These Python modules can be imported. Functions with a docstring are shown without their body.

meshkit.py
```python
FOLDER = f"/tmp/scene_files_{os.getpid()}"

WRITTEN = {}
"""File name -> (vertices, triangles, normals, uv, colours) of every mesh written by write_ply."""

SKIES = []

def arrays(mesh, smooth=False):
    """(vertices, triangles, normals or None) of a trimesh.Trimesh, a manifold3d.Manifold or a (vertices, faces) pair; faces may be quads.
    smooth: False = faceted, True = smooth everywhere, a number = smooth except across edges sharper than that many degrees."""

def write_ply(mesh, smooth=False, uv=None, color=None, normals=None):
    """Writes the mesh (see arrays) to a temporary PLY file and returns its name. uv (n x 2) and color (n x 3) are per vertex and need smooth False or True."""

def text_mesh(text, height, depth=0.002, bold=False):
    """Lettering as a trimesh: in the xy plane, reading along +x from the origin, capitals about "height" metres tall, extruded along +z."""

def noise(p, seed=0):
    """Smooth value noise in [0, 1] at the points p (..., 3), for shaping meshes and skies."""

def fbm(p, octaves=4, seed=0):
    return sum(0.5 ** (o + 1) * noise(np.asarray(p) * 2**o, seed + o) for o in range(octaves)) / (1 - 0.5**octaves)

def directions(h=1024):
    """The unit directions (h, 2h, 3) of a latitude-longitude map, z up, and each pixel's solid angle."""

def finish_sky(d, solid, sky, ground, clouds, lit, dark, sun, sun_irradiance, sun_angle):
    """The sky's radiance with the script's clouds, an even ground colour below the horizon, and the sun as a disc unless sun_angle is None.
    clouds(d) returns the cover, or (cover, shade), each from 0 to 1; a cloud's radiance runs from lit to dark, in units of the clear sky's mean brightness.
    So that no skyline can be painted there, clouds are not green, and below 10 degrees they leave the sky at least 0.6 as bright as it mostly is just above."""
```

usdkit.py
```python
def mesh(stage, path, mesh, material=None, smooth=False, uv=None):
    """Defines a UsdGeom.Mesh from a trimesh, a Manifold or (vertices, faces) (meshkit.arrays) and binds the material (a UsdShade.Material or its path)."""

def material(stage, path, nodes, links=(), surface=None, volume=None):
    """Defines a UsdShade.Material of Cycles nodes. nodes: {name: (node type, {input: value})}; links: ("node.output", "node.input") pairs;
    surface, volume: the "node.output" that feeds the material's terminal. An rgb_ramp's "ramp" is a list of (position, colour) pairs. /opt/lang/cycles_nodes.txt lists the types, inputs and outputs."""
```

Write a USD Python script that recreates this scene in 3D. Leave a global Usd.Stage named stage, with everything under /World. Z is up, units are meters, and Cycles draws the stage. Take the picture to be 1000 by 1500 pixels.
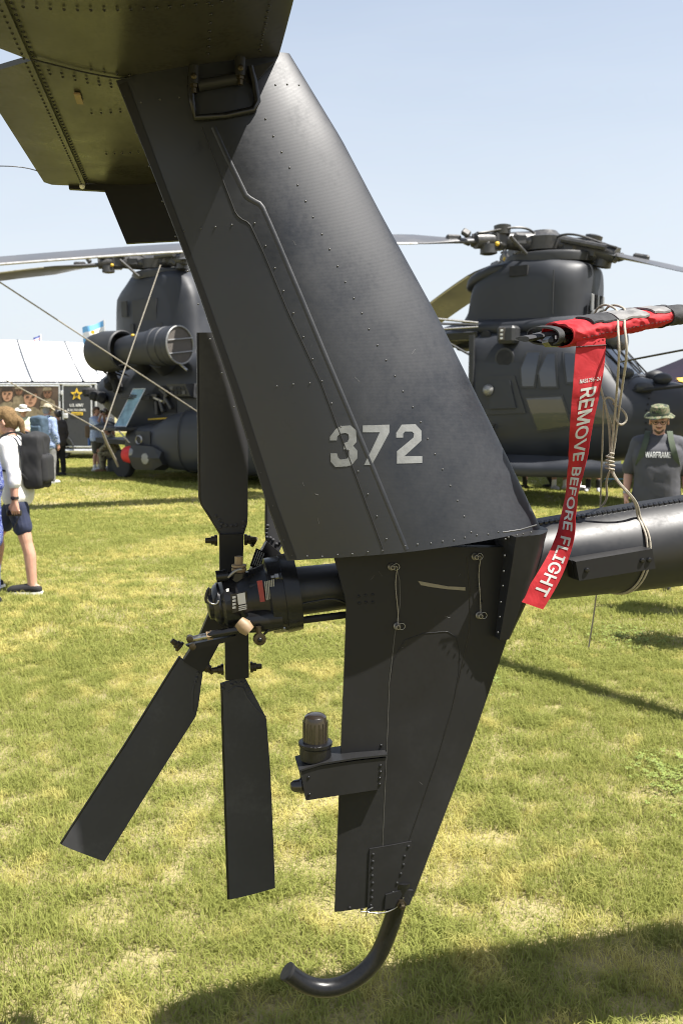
import math, random
import numpy as np, trimesh, manifold3d, shapely, usdkit, meshkit
from shapely.geometry import Polygon, LineString, Point
from scipy.interpolate import LinearNDInterpolator, NearestNDInterpolator
from pxr import Usd, UsdGeom, UsdLux, UsdShade, Gf, Sdf, Vt

stage = Usd.Stage.CreateInMemory()
UsdGeom.SetStageUpAxis(stage, UsdGeom.Tokens.z)
UsdGeom.SetStageMetersPerUnit(stage, 1.0)
UsdGeom.Xform.Define(stage, '/World')
UsdGeom.Scope.Define(stage, '/World/Looks')

# ---------------------------------------------------------------- camera, sky, sun
FPX, EYE = 1300.0, 1.78                      # focal length in photo pixels (31 mm on 24 x 36), eye height
PITCH = math.atan(155 / FPX)
cam = UsdGeom.Camera.Define(stage, '/World/camera')
cam.CreateHorizontalApertureAttr(24.0); cam.CreateVerticalApertureAttr(36.0)
cam.CreateFocalLengthAttr(FPX / 1000 * 24.0)
cam.CreateClippingRangeAttr(Gf.Vec2f(0.05, 3000))
cam.CreateFStopAttr(7.5); cam.CreateFocusDistanceAttr(2.05)
cam.CreateExposureAttr(1.4)
cam.AddTranslateOp().Set(Gf.Vec3d(0, 0, EYE)); cam.AddRotateXOp().Set(90 - math.degrees(PITCH))

SUN_EL = math.radians(62.0)
SUN = np.array([0.934 * math.cos(SUN_EL), -0.358 * math.cos(SUN_EL), math.sin(SUN_EL)]); SUN /= np.linalg.norm(SUN)
dome = UsdLux.DomeLight.Define(stage, '/World/sky')
sky_mat = usdkit.material(stage, '/World/Looks/sky', {
    'co': ('texture_coordinate', {}),
    'sky': ('sky_texture', {'sky_type': 'single_scattering', 'sun_disc': False, 'sun_elevation': SUN_EL,
                            'sun_rotation': math.atan2(SUN[0], SUN[1]), 'altitude': 100.0, 'air_density': 1.0, 'aerosol_density': 2.2, 'ozone_density': 1.2}),
    'map': ('mapping', {'scale': (1.0, 1.0, 3.4)}), 'sx': ('separate_xyz', {}),
    'hz': ('map_range', {'range_type': 'smoothstep', 'from_min': -0.02, 'from_max': 0.62, 'to_min': 0.92, 'to_max': 0.30, 'clamp': True}), 'hm': ('mix_color', {'b': (4.35, 4.65, 4.95)}),
    'n': ('noise_texture', {'scale': 1.6, 'detail': 6.0, 'roughness': 0.55, 'distortion': 0.6}),
    'r': ('map_range', {'from_min': 0.46, 'from_max': 0.85, 'to_min': 0.0, 'to_max': 0.14, 'clamp': True}),
    'mix': ('mix_color', {'b': (5.6, 5.9, 6.2)}),
    'bg': ('background_shader', {'strength': 0.074})},
    [('co.generated', 'map.vector'), ('map.vector', 'n.vector'), ('n.fac', 'r.value'), ('r.result', 'mix.fac'), ('sky.color', 'hm.a'), ('co.generated', 'sx.vector'), ('sx.z', 'hz.value'), ('hz.result', 'hm.fac'), ('hm.result', 'mix.a'),
     ('mix.result', 'bg.color')], surface='bg.background')
UsdShade.MaterialBindingAPI.Apply(dome.GetPrim()).Bind(sky_mat)
dome.GetPrim().SetCustomDataByKey('kind', 'structure')
sun = UsdLux.DistantLight.Define(stage, '/World/sun')
sun.CreateIntensityAttr(1.25); sun.CreateAngleAttr(0.53); sun.CreateNormalizeAttr(True); sun.CreateColorAttr(Gf.Vec3f(1.0, 0.96, 0.90))
_z = SUN; _x = np.cross([0, 0, 1], _z); _x /= np.linalg.norm(_x); _y = np.cross(_z, _x)
sun.AddTransformOp().Set(Gf.Matrix4d(*_x, 0, *_y, 0, *_z, 0, 0, 0, 10, 1))

# ---------------------------------------------------------------- naming and grouping
_count, _frames = {}, {}
def numbered(parent, name):
    k = (parent, name); n = _count.get(k, 0); _count[k] = n + 1
    return f'{parent}/{name}' if n == 0 else f'{parent}/{name}_{n:03d}'
def tag(prim, label=None, cat=None, group=None, kind=None):
    for k, v in (('label', label), ('category', cat), ('group', group), ('kind', kind)):
        if v: prim.SetCustomDataByKey(k, v)
    return prim
class Thing:
    """An Xform at the thing's base. Parts are given in the thing's local frame (local=True) or in world space."""
    def __init__(self, name, label, cat, base=(0, 0, 0), rotz=0.0, group=None, kind=None):
        self.path = numbered('/World', name)
        x = UsdGeom.Xform.Define(stage, self.path)
        x.AddTranslateOp().Set(Gf.Vec3d(*map(float, base))); x.AddRotateZOp().Set(math.degrees(rotz))
        self.base, self.rot = np.array(base, float), rotz
        self.prim = tag(x.GetPrim(), label, cat, group, kind)
    def to_local(self, m):
        c, s = math.cos(-self.rot), math.sin(-self.rot)
        R = np.array([[c, -s, 0], [s, c, 0], [0, 0, 1]])
        v, f, _ = meshkit.arrays(m)
        return trimesh.Trimesh((v - self.base) @ R.T, f, process=False)
    def part(self, name, m, mat, smooth=30, parent=None, label=None, kind=None, world=True):
        if isinstance(m, list): m = cat(m)
        if world: m = self.to_local(m)
        p = numbered(parent or self.path, name)
        g = usdkit.mesh(stage, p, m, mat, smooth=smooth)
        tag(g.GetPrim(), label, None, None, kind)
        return p
def single(name, m, mat, label, cat_, smooth=30, group=None, kind=None):
    if isinstance(m, list): m = cat(m)
    p = numbered('/World', name)
    g = usdkit.mesh(stage, p, m, mat, smooth=smooth)
    tag(g.GetPrim(), label, cat_, group, kind)
    return p

# ---------------------------------------------------------------- mesh helpers
def tm(m):
    if isinstance(m, trimesh.Trimesh): return m
    v, f, _ = meshkit.arrays(m); return trimesh.Trimesh(v, f, process=False)
def cat(ms): return trimesh.util.concatenate([tm(m) for m in ms])
def frame(d, up=(0, 0, 1)):
    d = np.asarray(d, float); d = d / np.linalg.norm(d)
    up = np.asarray(up, float)
    if abs(d @ up) > 0.97 * np.linalg.norm(up): up = np.array([1.0, 0, 0])
    x = np.cross(up, d); x /= np.linalg.norm(x)
    return x, np.cross(d, x), d
def tube(pts, r, n=8, cap=True):
    """A round tube along the points; r a number or one per point."""
    pts = np.asarray(pts, float); r = np.broadcast_to(r, len(pts))
    v = []; prev = None
    for i, p in enumerate(pts):
        d = pts[min(i + 1, len(pts) - 1)] - pts[max(i - 1, 0)]
        x, y, d = frame(d, prev if prev is not None else (0, 0, 1))
        prev = y
        a = np.linspace(0, 2 * np.pi, n, endpoint=False)
        v.append(p + r[i] * (np.cos(a)[:, None] * x + np.sin(a)[:, None] * y))
    return skin(np.array(v), cap)
def skin(rings, cap=True):
    """Closed rings (k, n, 3) to a mesh with end caps."""
    rings = np.asarray(rings, float)
    k, n = rings.shape[:2]; v = rings.reshape(-1, 3); f = []
    for i in range(k - 1):
        a = np.arange(n); b = (a + 1) % n
        q = np.stack([i * n + a, i * n + b, (i + 1) * n + b, (i + 1) * n + a], 1)
        f.append(q[:, [0, 1, 2]]); f.append(q[:, [0, 2, 3]])
    if cap:
        v = np.vstack([v, rings[0].mean(0), rings[-1].mean(0)]); c0, c1 = k * n, k * n + 1
        a = np.arange(n); b = (a + 1) % n
        f.append(np.stack([b, a, np.full(n, c0)], 1)); f.append(np.stack([(k - 1) * n + a, (k - 1) * n + b, np.full(n, c1)], 1))
    m = trimesh.Trimesh(v, np.vstack(f), process=False)
    if m.is_watertight and m.volume < 0: m.invert()
    return m
def lathe(profile, a, b, n=24):
    """profile: (t, r) pairs, t in metres from a towards b."""
    a, b = np.asarray(a, float), np.asarray(b, float)
    x, y, d = frame(b - a); ang = np.linspace(0, 2 * np.pi, n, endpoint=False)
    return skin([a + d * t + max(r, 1e-4) * (np.cos(ang)[:, None] * x + np.sin(ang)[:, None] * y) for t, r in profile])
def rbox(size, c=(0, 0, 0), R=None, ch=0.004):
    """A box with chamfered edges; R a 3x3 of column axes."""
    s = np.asarray(size, float) / 2; ch = min(ch, 0.45 * s.min() * 2)
    pts = []
    for sx in (-1, 1):
        for sy in (-1, 1):
            for sz in (-1, 1):
                for k in range(3):
                    q = s.copy(); q[[j for j in range(3) if j != k]] -= ch
                    pts.append(q * (sx, sy, sz))
    m = trimesh.convex.convex_hull(np.array(pts))
    if R is not None: m.vertices = m.vertices @ np.asarray(R).T
    m.vertices = m.vertices + np.asarray(c, float)
    return m
def ball(c, r, sub=2, sc=(1, 1, 1)):
    m = trimesh.creation.icosphere(subdivisions=sub, radius=1.0); m.vertices = m.vertices * r * np.asarray(sc) + np.asarray(c, float); return m
def dome_(c, nrm, r, h=0.5, n=7):
    """A rivet head: low dome on normal nrm."""
    x, y, d = frame(nrm); a = np.linspace(0, 2 * np.pi, n, endpoint=False); c = np.asarray(c, float)
    ring = lambda rr, t: c + d * t + rr * (np.cos(a)[:, None] * x + np.sin(a)[:, None] * y)
    return skin([ring(r, -0.3 * r), ring(r, 0.15 * r * 2 * h), ring(r * 0.7, r * 0.85 * h * 1.4), ring(r * 0.2, r * h * 1.6)])
def poly_prism(poly, t, sub=None):
    """2-D polygon (list or shapely) extruded by t along +z."""
    P = poly if hasattr(poly, 'exterior') else Polygon(poly)
    m = trimesh.creation.extrude_polygon(P.buffer(0), t, engine='earcut')
    return m.subdivide_to_size(sub) if sub else m
def mapped(m, fn):
    m = tm(m); return trimesh.Trimesh(fn(np.asarray(m.vertices)), m.faces, process=False)
def resample(pts, n):
    pts = np.asarray(pts, float); s = np.r_[0, np.cumsum(np.linalg.norm(np.diff(pts, axis=0), axis=1))]
    t = np.linspace(0, s[-1], n); return np.stack([np.interp(t, s, pts[:, k]) for k in range(pts.shape[1])], 1)
def spline(pts, n):
    pts = np.asarray(pts, float)
    from scipy.interpolate import CubicSpline
    s = np.r_[0, np.cumsum(np.linalg.norm(np.diff(pts, axis=0), axis=1))]
    return CubicSpline(s, pts)(np.linspace(0, s[-1], n))
def naca(x, T, te=0.0):
    return T / 2 * 5 * 2 * (0.2969 * np.sqrt(x) - 0.126 * x - 0.3516 * x**2 + 0.2843 * x**3 - 0.1015 * x**4) + te * x
def ray(px, py):
    c, s = math.cos(PITCH), math.sin(PITCH); u = (750 - py) / FPX; x = (px - 500) / FPX
    return np.array([x, c + u * s, -s + u * c])
CAMP = np.array([0, 0, EYE])
def on_ground(px, py, z=0.0):
    d = ray(px, py); return CAMP + d * (z - EYE) / d[2]
def at_depth(px, py, Y):
    d = ray(px, py); return CAMP + d * Y / d[1]

# ---------------------------------------------------------------- materials
def mat(name, nodes, links, surface='p.BSDF', volume=None):
    return usdkit.material(stage, '/World/Looks/' + name, nodes, links, surface=surface, volume=volume)
def plain(name, c, rough=0.6, metal=0.0, vary=0.18, scale=14.0, bump=0.0, bscale=200.0, spec=0.5, rvary=0.12, **kw):
    """A principled surface whose tone and gloss wander a little; optional fine bump."""
    c = np.asarray(c, float)
    nodes = {'g': ('texture_coordinate', {}),
             'n': ('noise_texture', {'scale': scale, 'detail': 5.0, 'roughness': 0.6}),
             'r': ('rgb_ramp', {'ramp': [(0.25, tuple(c * (1 - vary))), (0.75, tuple(np.minimum(c * (1 + vary), 1)))]}),
             'm': ('map_range', {'from_min': 0.3, 'from_max': 0.7, 'to_min': max(rough - rvary, 0.03), 'to_max': min(rough + rvary, 1), 'clamp': True}),
             'p': ('principled_bsdf', {'metallic': metal, 'specular_ior_level': spec, **kw})}
    links = [('g.object', 'n.vector'), ('n.fac', 'r.fac'), ('r.color', 'p.base_color'), ('n.fac', 'm.value'), ('m.result', 'p.roughness')]
    if bump:
        nodes['b1'] = ('noise_texture', {'scale': bscale, 'detail': 3.0}); nodes['b'] = ('bump', {'strength': bump, 'distance': 0.002})
        links += [('g.object', 'b1.vector'), ('b1.fac', 'b.height'), ('b.normal', 'p.normal')]
    return mat(name, nodes, links)
# ---------------------------------------------------------------- ground and grass
def ground_nodes(dark):
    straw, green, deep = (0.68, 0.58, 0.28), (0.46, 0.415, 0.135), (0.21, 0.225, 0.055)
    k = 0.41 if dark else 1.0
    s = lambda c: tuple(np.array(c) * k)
    nodes = {'g': ('geometry', {}),
        'n1': ('noise_texture', {'scale': 0.36, 'detail': 6.0, 'roughness': 0.62, 'distortion': 0.4}),
        'n2': ('noise_texture', {'scale': 5.5, 'detail': 4.0, 'roughness': 0.6}),
        'n3': ('noise_texture', {'scale': 60.0, 'detail': 3.0, 'roughness': 0.7}),
        'a1': ('math', {'math_type': 'multiply', 'value2': 0.29}), 'a2': ('math', {'math_type': 'multiply_add', 'value2': 0.21}),
        'p': ('principled_bsdf', {'roughness': 0.75, 'specular_ior_level': 0.25})}
    links = [('g.position', 'n1.vector'), ('g.position', 'n2.vector'), ('g.position', 'n3.vector'),
             ('n1.fac', 'a1.value1'), ('n2.fac', 'a2.value1'), ('a1.value', 'a2.value3')]
    return nodes, links, s(straw), s(green), s(deep)
def grass_ground():
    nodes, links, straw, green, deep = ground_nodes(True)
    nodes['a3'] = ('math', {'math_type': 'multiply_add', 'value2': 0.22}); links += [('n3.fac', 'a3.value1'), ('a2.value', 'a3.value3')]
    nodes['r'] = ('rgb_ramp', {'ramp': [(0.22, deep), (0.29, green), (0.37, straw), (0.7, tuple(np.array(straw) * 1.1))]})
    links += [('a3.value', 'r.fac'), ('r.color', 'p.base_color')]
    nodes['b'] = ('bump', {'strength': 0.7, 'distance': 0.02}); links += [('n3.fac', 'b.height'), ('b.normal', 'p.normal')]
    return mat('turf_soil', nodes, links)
def grass_blades():
    nodes, links, straw, green, deep = ground_nodes(False)
    nodes['a3'] = ('math', {'math_type': 'multiply_add', 'value2': 0.42}); links += [('g.random_per_island', 'a3.value1'), ('a2.value', 'a3.value3')]
    nodes['r'] = ('rgb_ramp', {'ramp': [(0.25, tuple(np.array(deep) * 1.2)), (0.285, green), (0.335, (0.57, 0.505, 0.19)), (0.39, straw), (0.53, (0.72, 0.62, 0.34))]})
    nodes['t'] = ('translucent_bsdf', {}); nodes['mx'] = ('mix_closure', {'fac': 0.45})
    links += [('a3.value', 'r.fac'), ('r.color', 'p.base_color'), ('r.color', 't.color'), ('p.BSDF', 'mx.closure1'), ('t.BSDF', 'mx.closure2')]
    return mat('grass_blade', nodes, links, surface='mx.closure')
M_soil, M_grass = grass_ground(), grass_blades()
g = np.linspace(-1, 1, 61); gx = np.sign(g) * (np.abs(g) ** 3) * 1500
X, Y = np.meshgrid(gx, gx + 10); Z = np.zeros_like(X)
i = np.arange(60 * 60); r_, c_ = i // 60, i % 60; a = r_ * 61 + c_
ground_mesh = trimesh.Trimesh(np.stack([X, Y, Z], -1).reshape(-1, 3), np.vstack([np.stack([a, a + 1, a + 62], 1), np.stack([a, a + 62, a + 61], 1)]), process=False)
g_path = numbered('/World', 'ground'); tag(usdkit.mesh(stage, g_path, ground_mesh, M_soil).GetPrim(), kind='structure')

def tuft(seed, size, n, w, h, lean):
    """One patch of mown grass: n bent blades of three triangles, some lying flat as dry clippings."""
    r = np.random.default_rng(seed)
    x, y = r.uniform(-size / 2, size / 2, (2, n)); az = r.uniform(0, 2 * np.pi, n)
    hh = h * r.uniform(0.35, 1.15, n) * (0.55 + 0.9 * meshkit.noise(np.stack([x, y, 0 * x], 1) * (3.0 / size * 1.3), seed))
    le = lean * r.uniform(0.2, 1.6, n); flat = r.random(n) < 0.32
    le[flat] = r.uniform(1.15, 1.5, flat.sum()); hh[flat] *= 1.5
    ww = w * r.uniform(0.6, 1.3, n); tall = r.random(n) < 0.03; hh[tall & ~flat] *= 1.9
    d = np.stack([np.cos(az), np.sin(az), 0 * az], 1); s = np.stack([-np.sin(az), np.cos(az), 0 * az], 1)
    base = np.stack([x, y, np.where(flat, 0.012 * r.random(n) + 0.004, -0.004)], 1)
    up = np.array([0, 0, 1.0])
    mid = base + 0.55 * hh[:, None] * (d * np.sin(le * 0.6)[:, None] + up * np.cos(le * 0.6)[:, None])
    tip = mid + 0.5 * hh[:, None] * (d * np.sin(le * 1.25)[:, None] + up * np.maximum(np.cos(le * 1.25), -0.1)[:, None])
    v = np.stack([base - s * ww[:, None] / 2, base + s * ww[:, None] / 2, mid - s * ww[:, None] * 0.42, mid + s * ww[:, None] * 0.42, tip], 1).reshape(-1, 3)
    o = np.arange(n)[:, None] * 5
    f = np.concatenate([o + [0, 1, 3], o + [0, 3, 2], o + [2, 3, 4]], 0)
    return trimesh.Trimesh(v, f, process=False)
rng = np.random.default_rng(5)
inst = UsdGeom.PointInstancer.Define(stage, numbered('/World', 'grass'))
tag(inst.GetPrim(), 'short mown green and straw-coloured grass covering the field', 'grass', kind='stuff')
protos = [(0.4, 1900, 0.0028, 0.042, 0.85), (0.4, 1900, 0.0028, 0.05, 0.75), (0.4, 1700, 0.0032, 0.036, 1.05), (0.4, 1900, 0.0028, 0.045, 0.9),
          (1.0, 4200, 0.0055, 0.042, 0.9), (1.0, 4200, 0.0055, 0.046, 0.8), (1.0, 3800, 0.006, 0.04, 1.0),
          (2.5, 5200, 0.013, 0.042, 0.9), (2.5, 5200, 0.013, 0.046, 0.8)]
paths = []
for k, a_ in enumerate(protos):
    pm = usdkit.mesh(stage, f'{inst.GetPath()}/grass_patch_{k:03d}' if k else f'{inst.GetPath()}/grass_patch', tuft(k + 1, *a_), M_grass)
    paths.append(pm.GetPath())
inst.CreatePrototypesRel().SetTargets(paths)
pos, idx, ori, scl = [], [], [], []
def zone(y0, y1, step, ids, x_of):
    for yy in np.arange(y0, y1, step):
        w = x_of(yy)
        for xx in np.arange(-w, w, step):
            p = rng.uniform(-0.5, 0.5, 2) * step * 0.5
            pos.append((xx + p[0], yy + p[1], 0.0)); idx.append(int(rng.choice(ids)))
            a = rng.uniform(0, 2 * np.pi); ori.append(Gf.Quath(float(math.cos(a / 2)), 0, 0, float(math.sin(a / 2))))
            s = rng.uniform(0.9, 1.15); hz = s * (0.65 + 0.75 * meshkit.fbm(np.array([[xx * 0.8, yy * 0.8, 3.0]]), 3)[0]); scl.append((s, s, hz))
zone(1.2, 6.4, 0.29, [0, 1, 2, 3], lambda y: 0.47 * y + 2.6)
zone(6.3, 14.5, 0.68, [4, 5, 6], lambda y: 0.45 * y + 6)
zone(14.0, 60.0, 1.75, [7, 8], lambda y: 0.45 * y + 16)
zone(-1.0, 1.3, 0.31, [0, 1, 2, 3], lambda y: 3.0)
inst.CreatePositionsAttr(Vt.Vec3fArray.FromNumpy(np.array(pos, np.float32)))
inst.CreateProtoIndicesAttr(Vt.IntArray.FromNumpy(np.array(idx, np.int32)))
inst.CreateOrientationsAttr(Vt.QuathArray(ori)); inst.CreateScalesAttr(Vt.Vec3fArray.FromNumpy(np.array(scl, np.float32)))

# small clover leaves in the thicker green patches
M_clover = plain('clover_leaf', (0.15, 0.19, 0.035), 0.8, vary=0.35, scale=60)
def clover(seed, size=0.5, n=60):
    r = np.random.default_rng(seed); V_, F_ = [], []; o = 0
    for k in range(n):
        p = np.r_[r.normal(0, size / 4, 2), r.uniform(0.02, 0.045)]; a0 = r.uniform(0, 6.28); L = r.uniform(0.008, 0.015); tl = r.uniform(-0.3, 0.3, 2)
        for j in range(3):
            a = a0 + j * 2.094; d = np.array([math.cos(a), math.sin(a), 0]); s = np.array([-d[1], d[0], 0]); up = np.array([tl[0], tl[1], 1.0])
            q = [p, p + d * L * 0.7 + s * L * 0.55, p + d * L * 1.25 + s * L * 0.3, p + d * L * 1.1, p + d * L * 1.25 - s * L * 0.3, p + d * L * 0.7 - s * L * 0.55]
            V_ += [x + np.array([0, 0, (x[0] - p[0]) * tl[0] + (x[1] - p[1]) * tl[1] + (0.002 if i in (2, 4) else 0)]) for i, x in enumerate(q)]
            F_ += [[o, o + 5, o + 4], [o, o + 4, o + 3], [o, o + 3, o + 2], [o, o + 2, o + 1]]; o += 6
    return trimesh.Trimesh(np.array(V_), np.array(F_), process=False)
ci = UsdGeom.PointInstancer.Define(stage, numbered('/World', 'clover')); tag(ci.GetPrim(), 'patches of small green clover leaves growing among the grass', 'clover', kind='stuff')
cp_ = [usdkit.mesh(stage, f'{ci.GetPath()}/clover_patch' + (f'_{k:03d}' if k else ''), clover(k + 40), M_clover).GetPath() for k in range(3)]
ci.CreatePrototypesRel().SetTargets(cp_); P_ = []
for k in range(2600):
    y = rng.uniform(1.6, 9.0); x = rng.uniform(-0.46 * y - 0.6, 0.46 * y + 0.6)
    if meshkit.fbm(np.array([[x * 0.9 + 4, y * 0.9, 7.0]]), 3)[0] + 0.04 * min(x, 1.5) > 0.77: P_.append((x, y, 0.0))
ci.CreatePositionsAttr(Vt.Vec3fArray.FromNumpy(np.array(P_, np.float32))); ci.CreateProtoIndicesAttr(Vt.IntArray.FromNumpy(rng.integers(0, 3, len(P_)).astype(np.int32)))
ci.CreateOrientationsAttr(Vt.QuathArray([Gf.Quath(float(math.cos(a)), 0, 0, float(math.sin(a))) for a in rng.uniform(0, 3.14, len(P_))]))
# ---------------------------------------------------------------- the small black helicopter: tail in the foreground
HD = math.radians(10.0)                                     # nose points right and a little away
FW = np.array([math.cos(HD), math.sin(HD), 0]); PT = np.array([-math.sin(HD), math.cos(HD), 0])   # forward, port (away from us)
O1 = np.array([0.14, 1.85, 0.0])
def W(u, l, z): return O1 + np.asarray(u)[..., None] * FW + np.asarray(l)[..., None] * PT + np.asarray(z)[..., None] * np.array([0, 0, 1.0])
def w3(a): a = np.asarray(a, float); return W(a[..., 0], a[..., 1], a[..., 2])
def pl(px, py, l=0.0):
    """(u, z) where the sight line meets the vertical plane at lateral offset l of the helicopter."""
    d = ray(px, py); t = ((O1 - CAMP) @ PT + l) / (d @ PT); P = CAMP + t * d
    return np.array([(P - O1) @ FW, P[2]])
def pls(pts, l=0.0): return np.array([pl(*q, l) for q in pts])

def paint_mat(name, base, rough, weave=0.0, spec=0.38):
    nodes = {'g': ('texture_coordinate', {}), 'o': ('geometry', {}),
        'n': ('noise_texture', {'scale': 5.0, 'detail': 6.0, 'roughness': 0.6, 'distortion': 0.3}),
        'n2': ('noise_texture', {'scale': 95.0, 'detail': 3.0, 'roughness': 0.7}),
        'nm': ('mix_float', {'fac': 0.25}),
        'r': ('rgb_ramp', {'ramp': [(0.3, tuple(np.array(base) * 0.82)), (0.55, base), (0.72, tuple(np.array(base) * 1.35))]}),
        'm': ('map_range', {'from_min': 0.32, 'from_max': 0.68, 'to_min': rough - 0.13, 'to_max': rough + 0.16, 'clamp': True}),
        'mp': ('mapping', {'scale': (30.0, 30.0, 420.0)}),
        'w': ('noise_texture', {'scale': 1.0, 'detail': 2.0}),
        'wv': ('wave_texture', {'wave_type': 'bands', 'bands_direction': 'z', 'scale': 110.0, 'distortion': 1.5, 'detail': 2.0, 'detail_scale': 6.0}),
        'wa': ('math', {'math_type': 'multiply_add', 'value2': 0.5}),
        'b': ('bump', {'strength': weave, 'distance': 0.0012}),
        'p': ('principled_bsdf', {'specular_ior_level': spec})}
    links = [('g.object', 'n.vector'), ('g.object', 'n2.vector'), ('n.fac', 'nm.a'), ('n2.fac', 'nm.b'), ('nm.result', 'r.fac'), ('r.color', 'p.base_color'),
             ('nm.result', 'm.value'), ('m.result', 'p.roughness')]
    if weave:
        links += [('g.object', 'mp.vector'), ('mp.vector', 'w.vector'), ('o.position', 'wv.vector'), ('w.fac', 'wa.value1'), ('wv.fac', 'wa.value3'), ('wa.value', 'b.height'), ('b.normal', 'p.normal')]
    return mat(name, nodes, links)
M_fin = paint_mat('black_composite', (0.0042, 0.0056, 0.009), 0.45, 0.02, 0.58)
M_blk = paint_mat('black_paint', (0.016, 0.016, 0.0165), 0.42, 0.0, 0.15)
M_boom = paint_mat('satin_black_boom', (0.007, 0.007, 0.0078), 0.46, 0.0, 0.52)
M_gloss = paint_mat('gloss_black', (0.007, 0.007, 0.0075), 0.24, 0.0, 0.32)
M_blade = paint_mat('rotor_blade_black', (0.050, 0.050, 0.053), 0.55, 0.0, 0.06)
M_rivet = plain('worn_rivet', (0.06, 0.06, 0.06), 0.4, 0.4, scale=300)
M_seam = plain('worn_seam_edge', (0.055, 0.053, 0.05), 0.5, vary=0.4, scale=60)
M_steel = plain('bare_steel', (0.33, 0.32, 0.30), 0.32, 1.0, scale=80)
M_stab = paint_mat('grass_lit_underside', (0.034, 0.033, 0.026), 0.34, 0.0, 0.36)  # black paint; olive light bounced up from the grass is put into its colour
M_brass = plain('cadmium_brass', (0.045, 0.036, 0.022), 0.42, 0.8, vary=0.35, scale=90)
M_tan = plain('tan_fitting', (0.19, 0.13, 0.07), 0.5, vary=0.2, scale=60)
M_num = plain('grey_stencil_paint', (0.145, 0.15, 0.15), 0.65, vary=0.22, scale=60, bump=0.1)
M_tape = plain('tan_tape', (0.16, 0.14, 0.095), 0.6, scale=40)
M_red = plain('red_label', (0.20, 0.02, 0.02), 0.5)
M_plate = plain('silver_plate', (0.24, 0.24, 0.235), 0.42, 0.5, vary=0.1)
M_white = plain('white_lettering', (0.66, 0.66, 0.64), 0.6, vary=0.06)
M_wire = plain('steel_cable', (0.24, 0.225, 0.20), 0.45, 0.7, vary=0.3, scale=400)
M_lamp = mat('smoked_lens', {'p': ('principled_bsdf', {'base_color': (0.018, 0.014, 0.011), 'roughness': 0.2, 'coat_weight': 0.3})}, [])

lb = Thing('small_helicopter', 'small matt black helicopter whose tail fin marked 372 fills the foreground', 'helicopter', W(3.6, 0.1, 0.0), HD)

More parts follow.
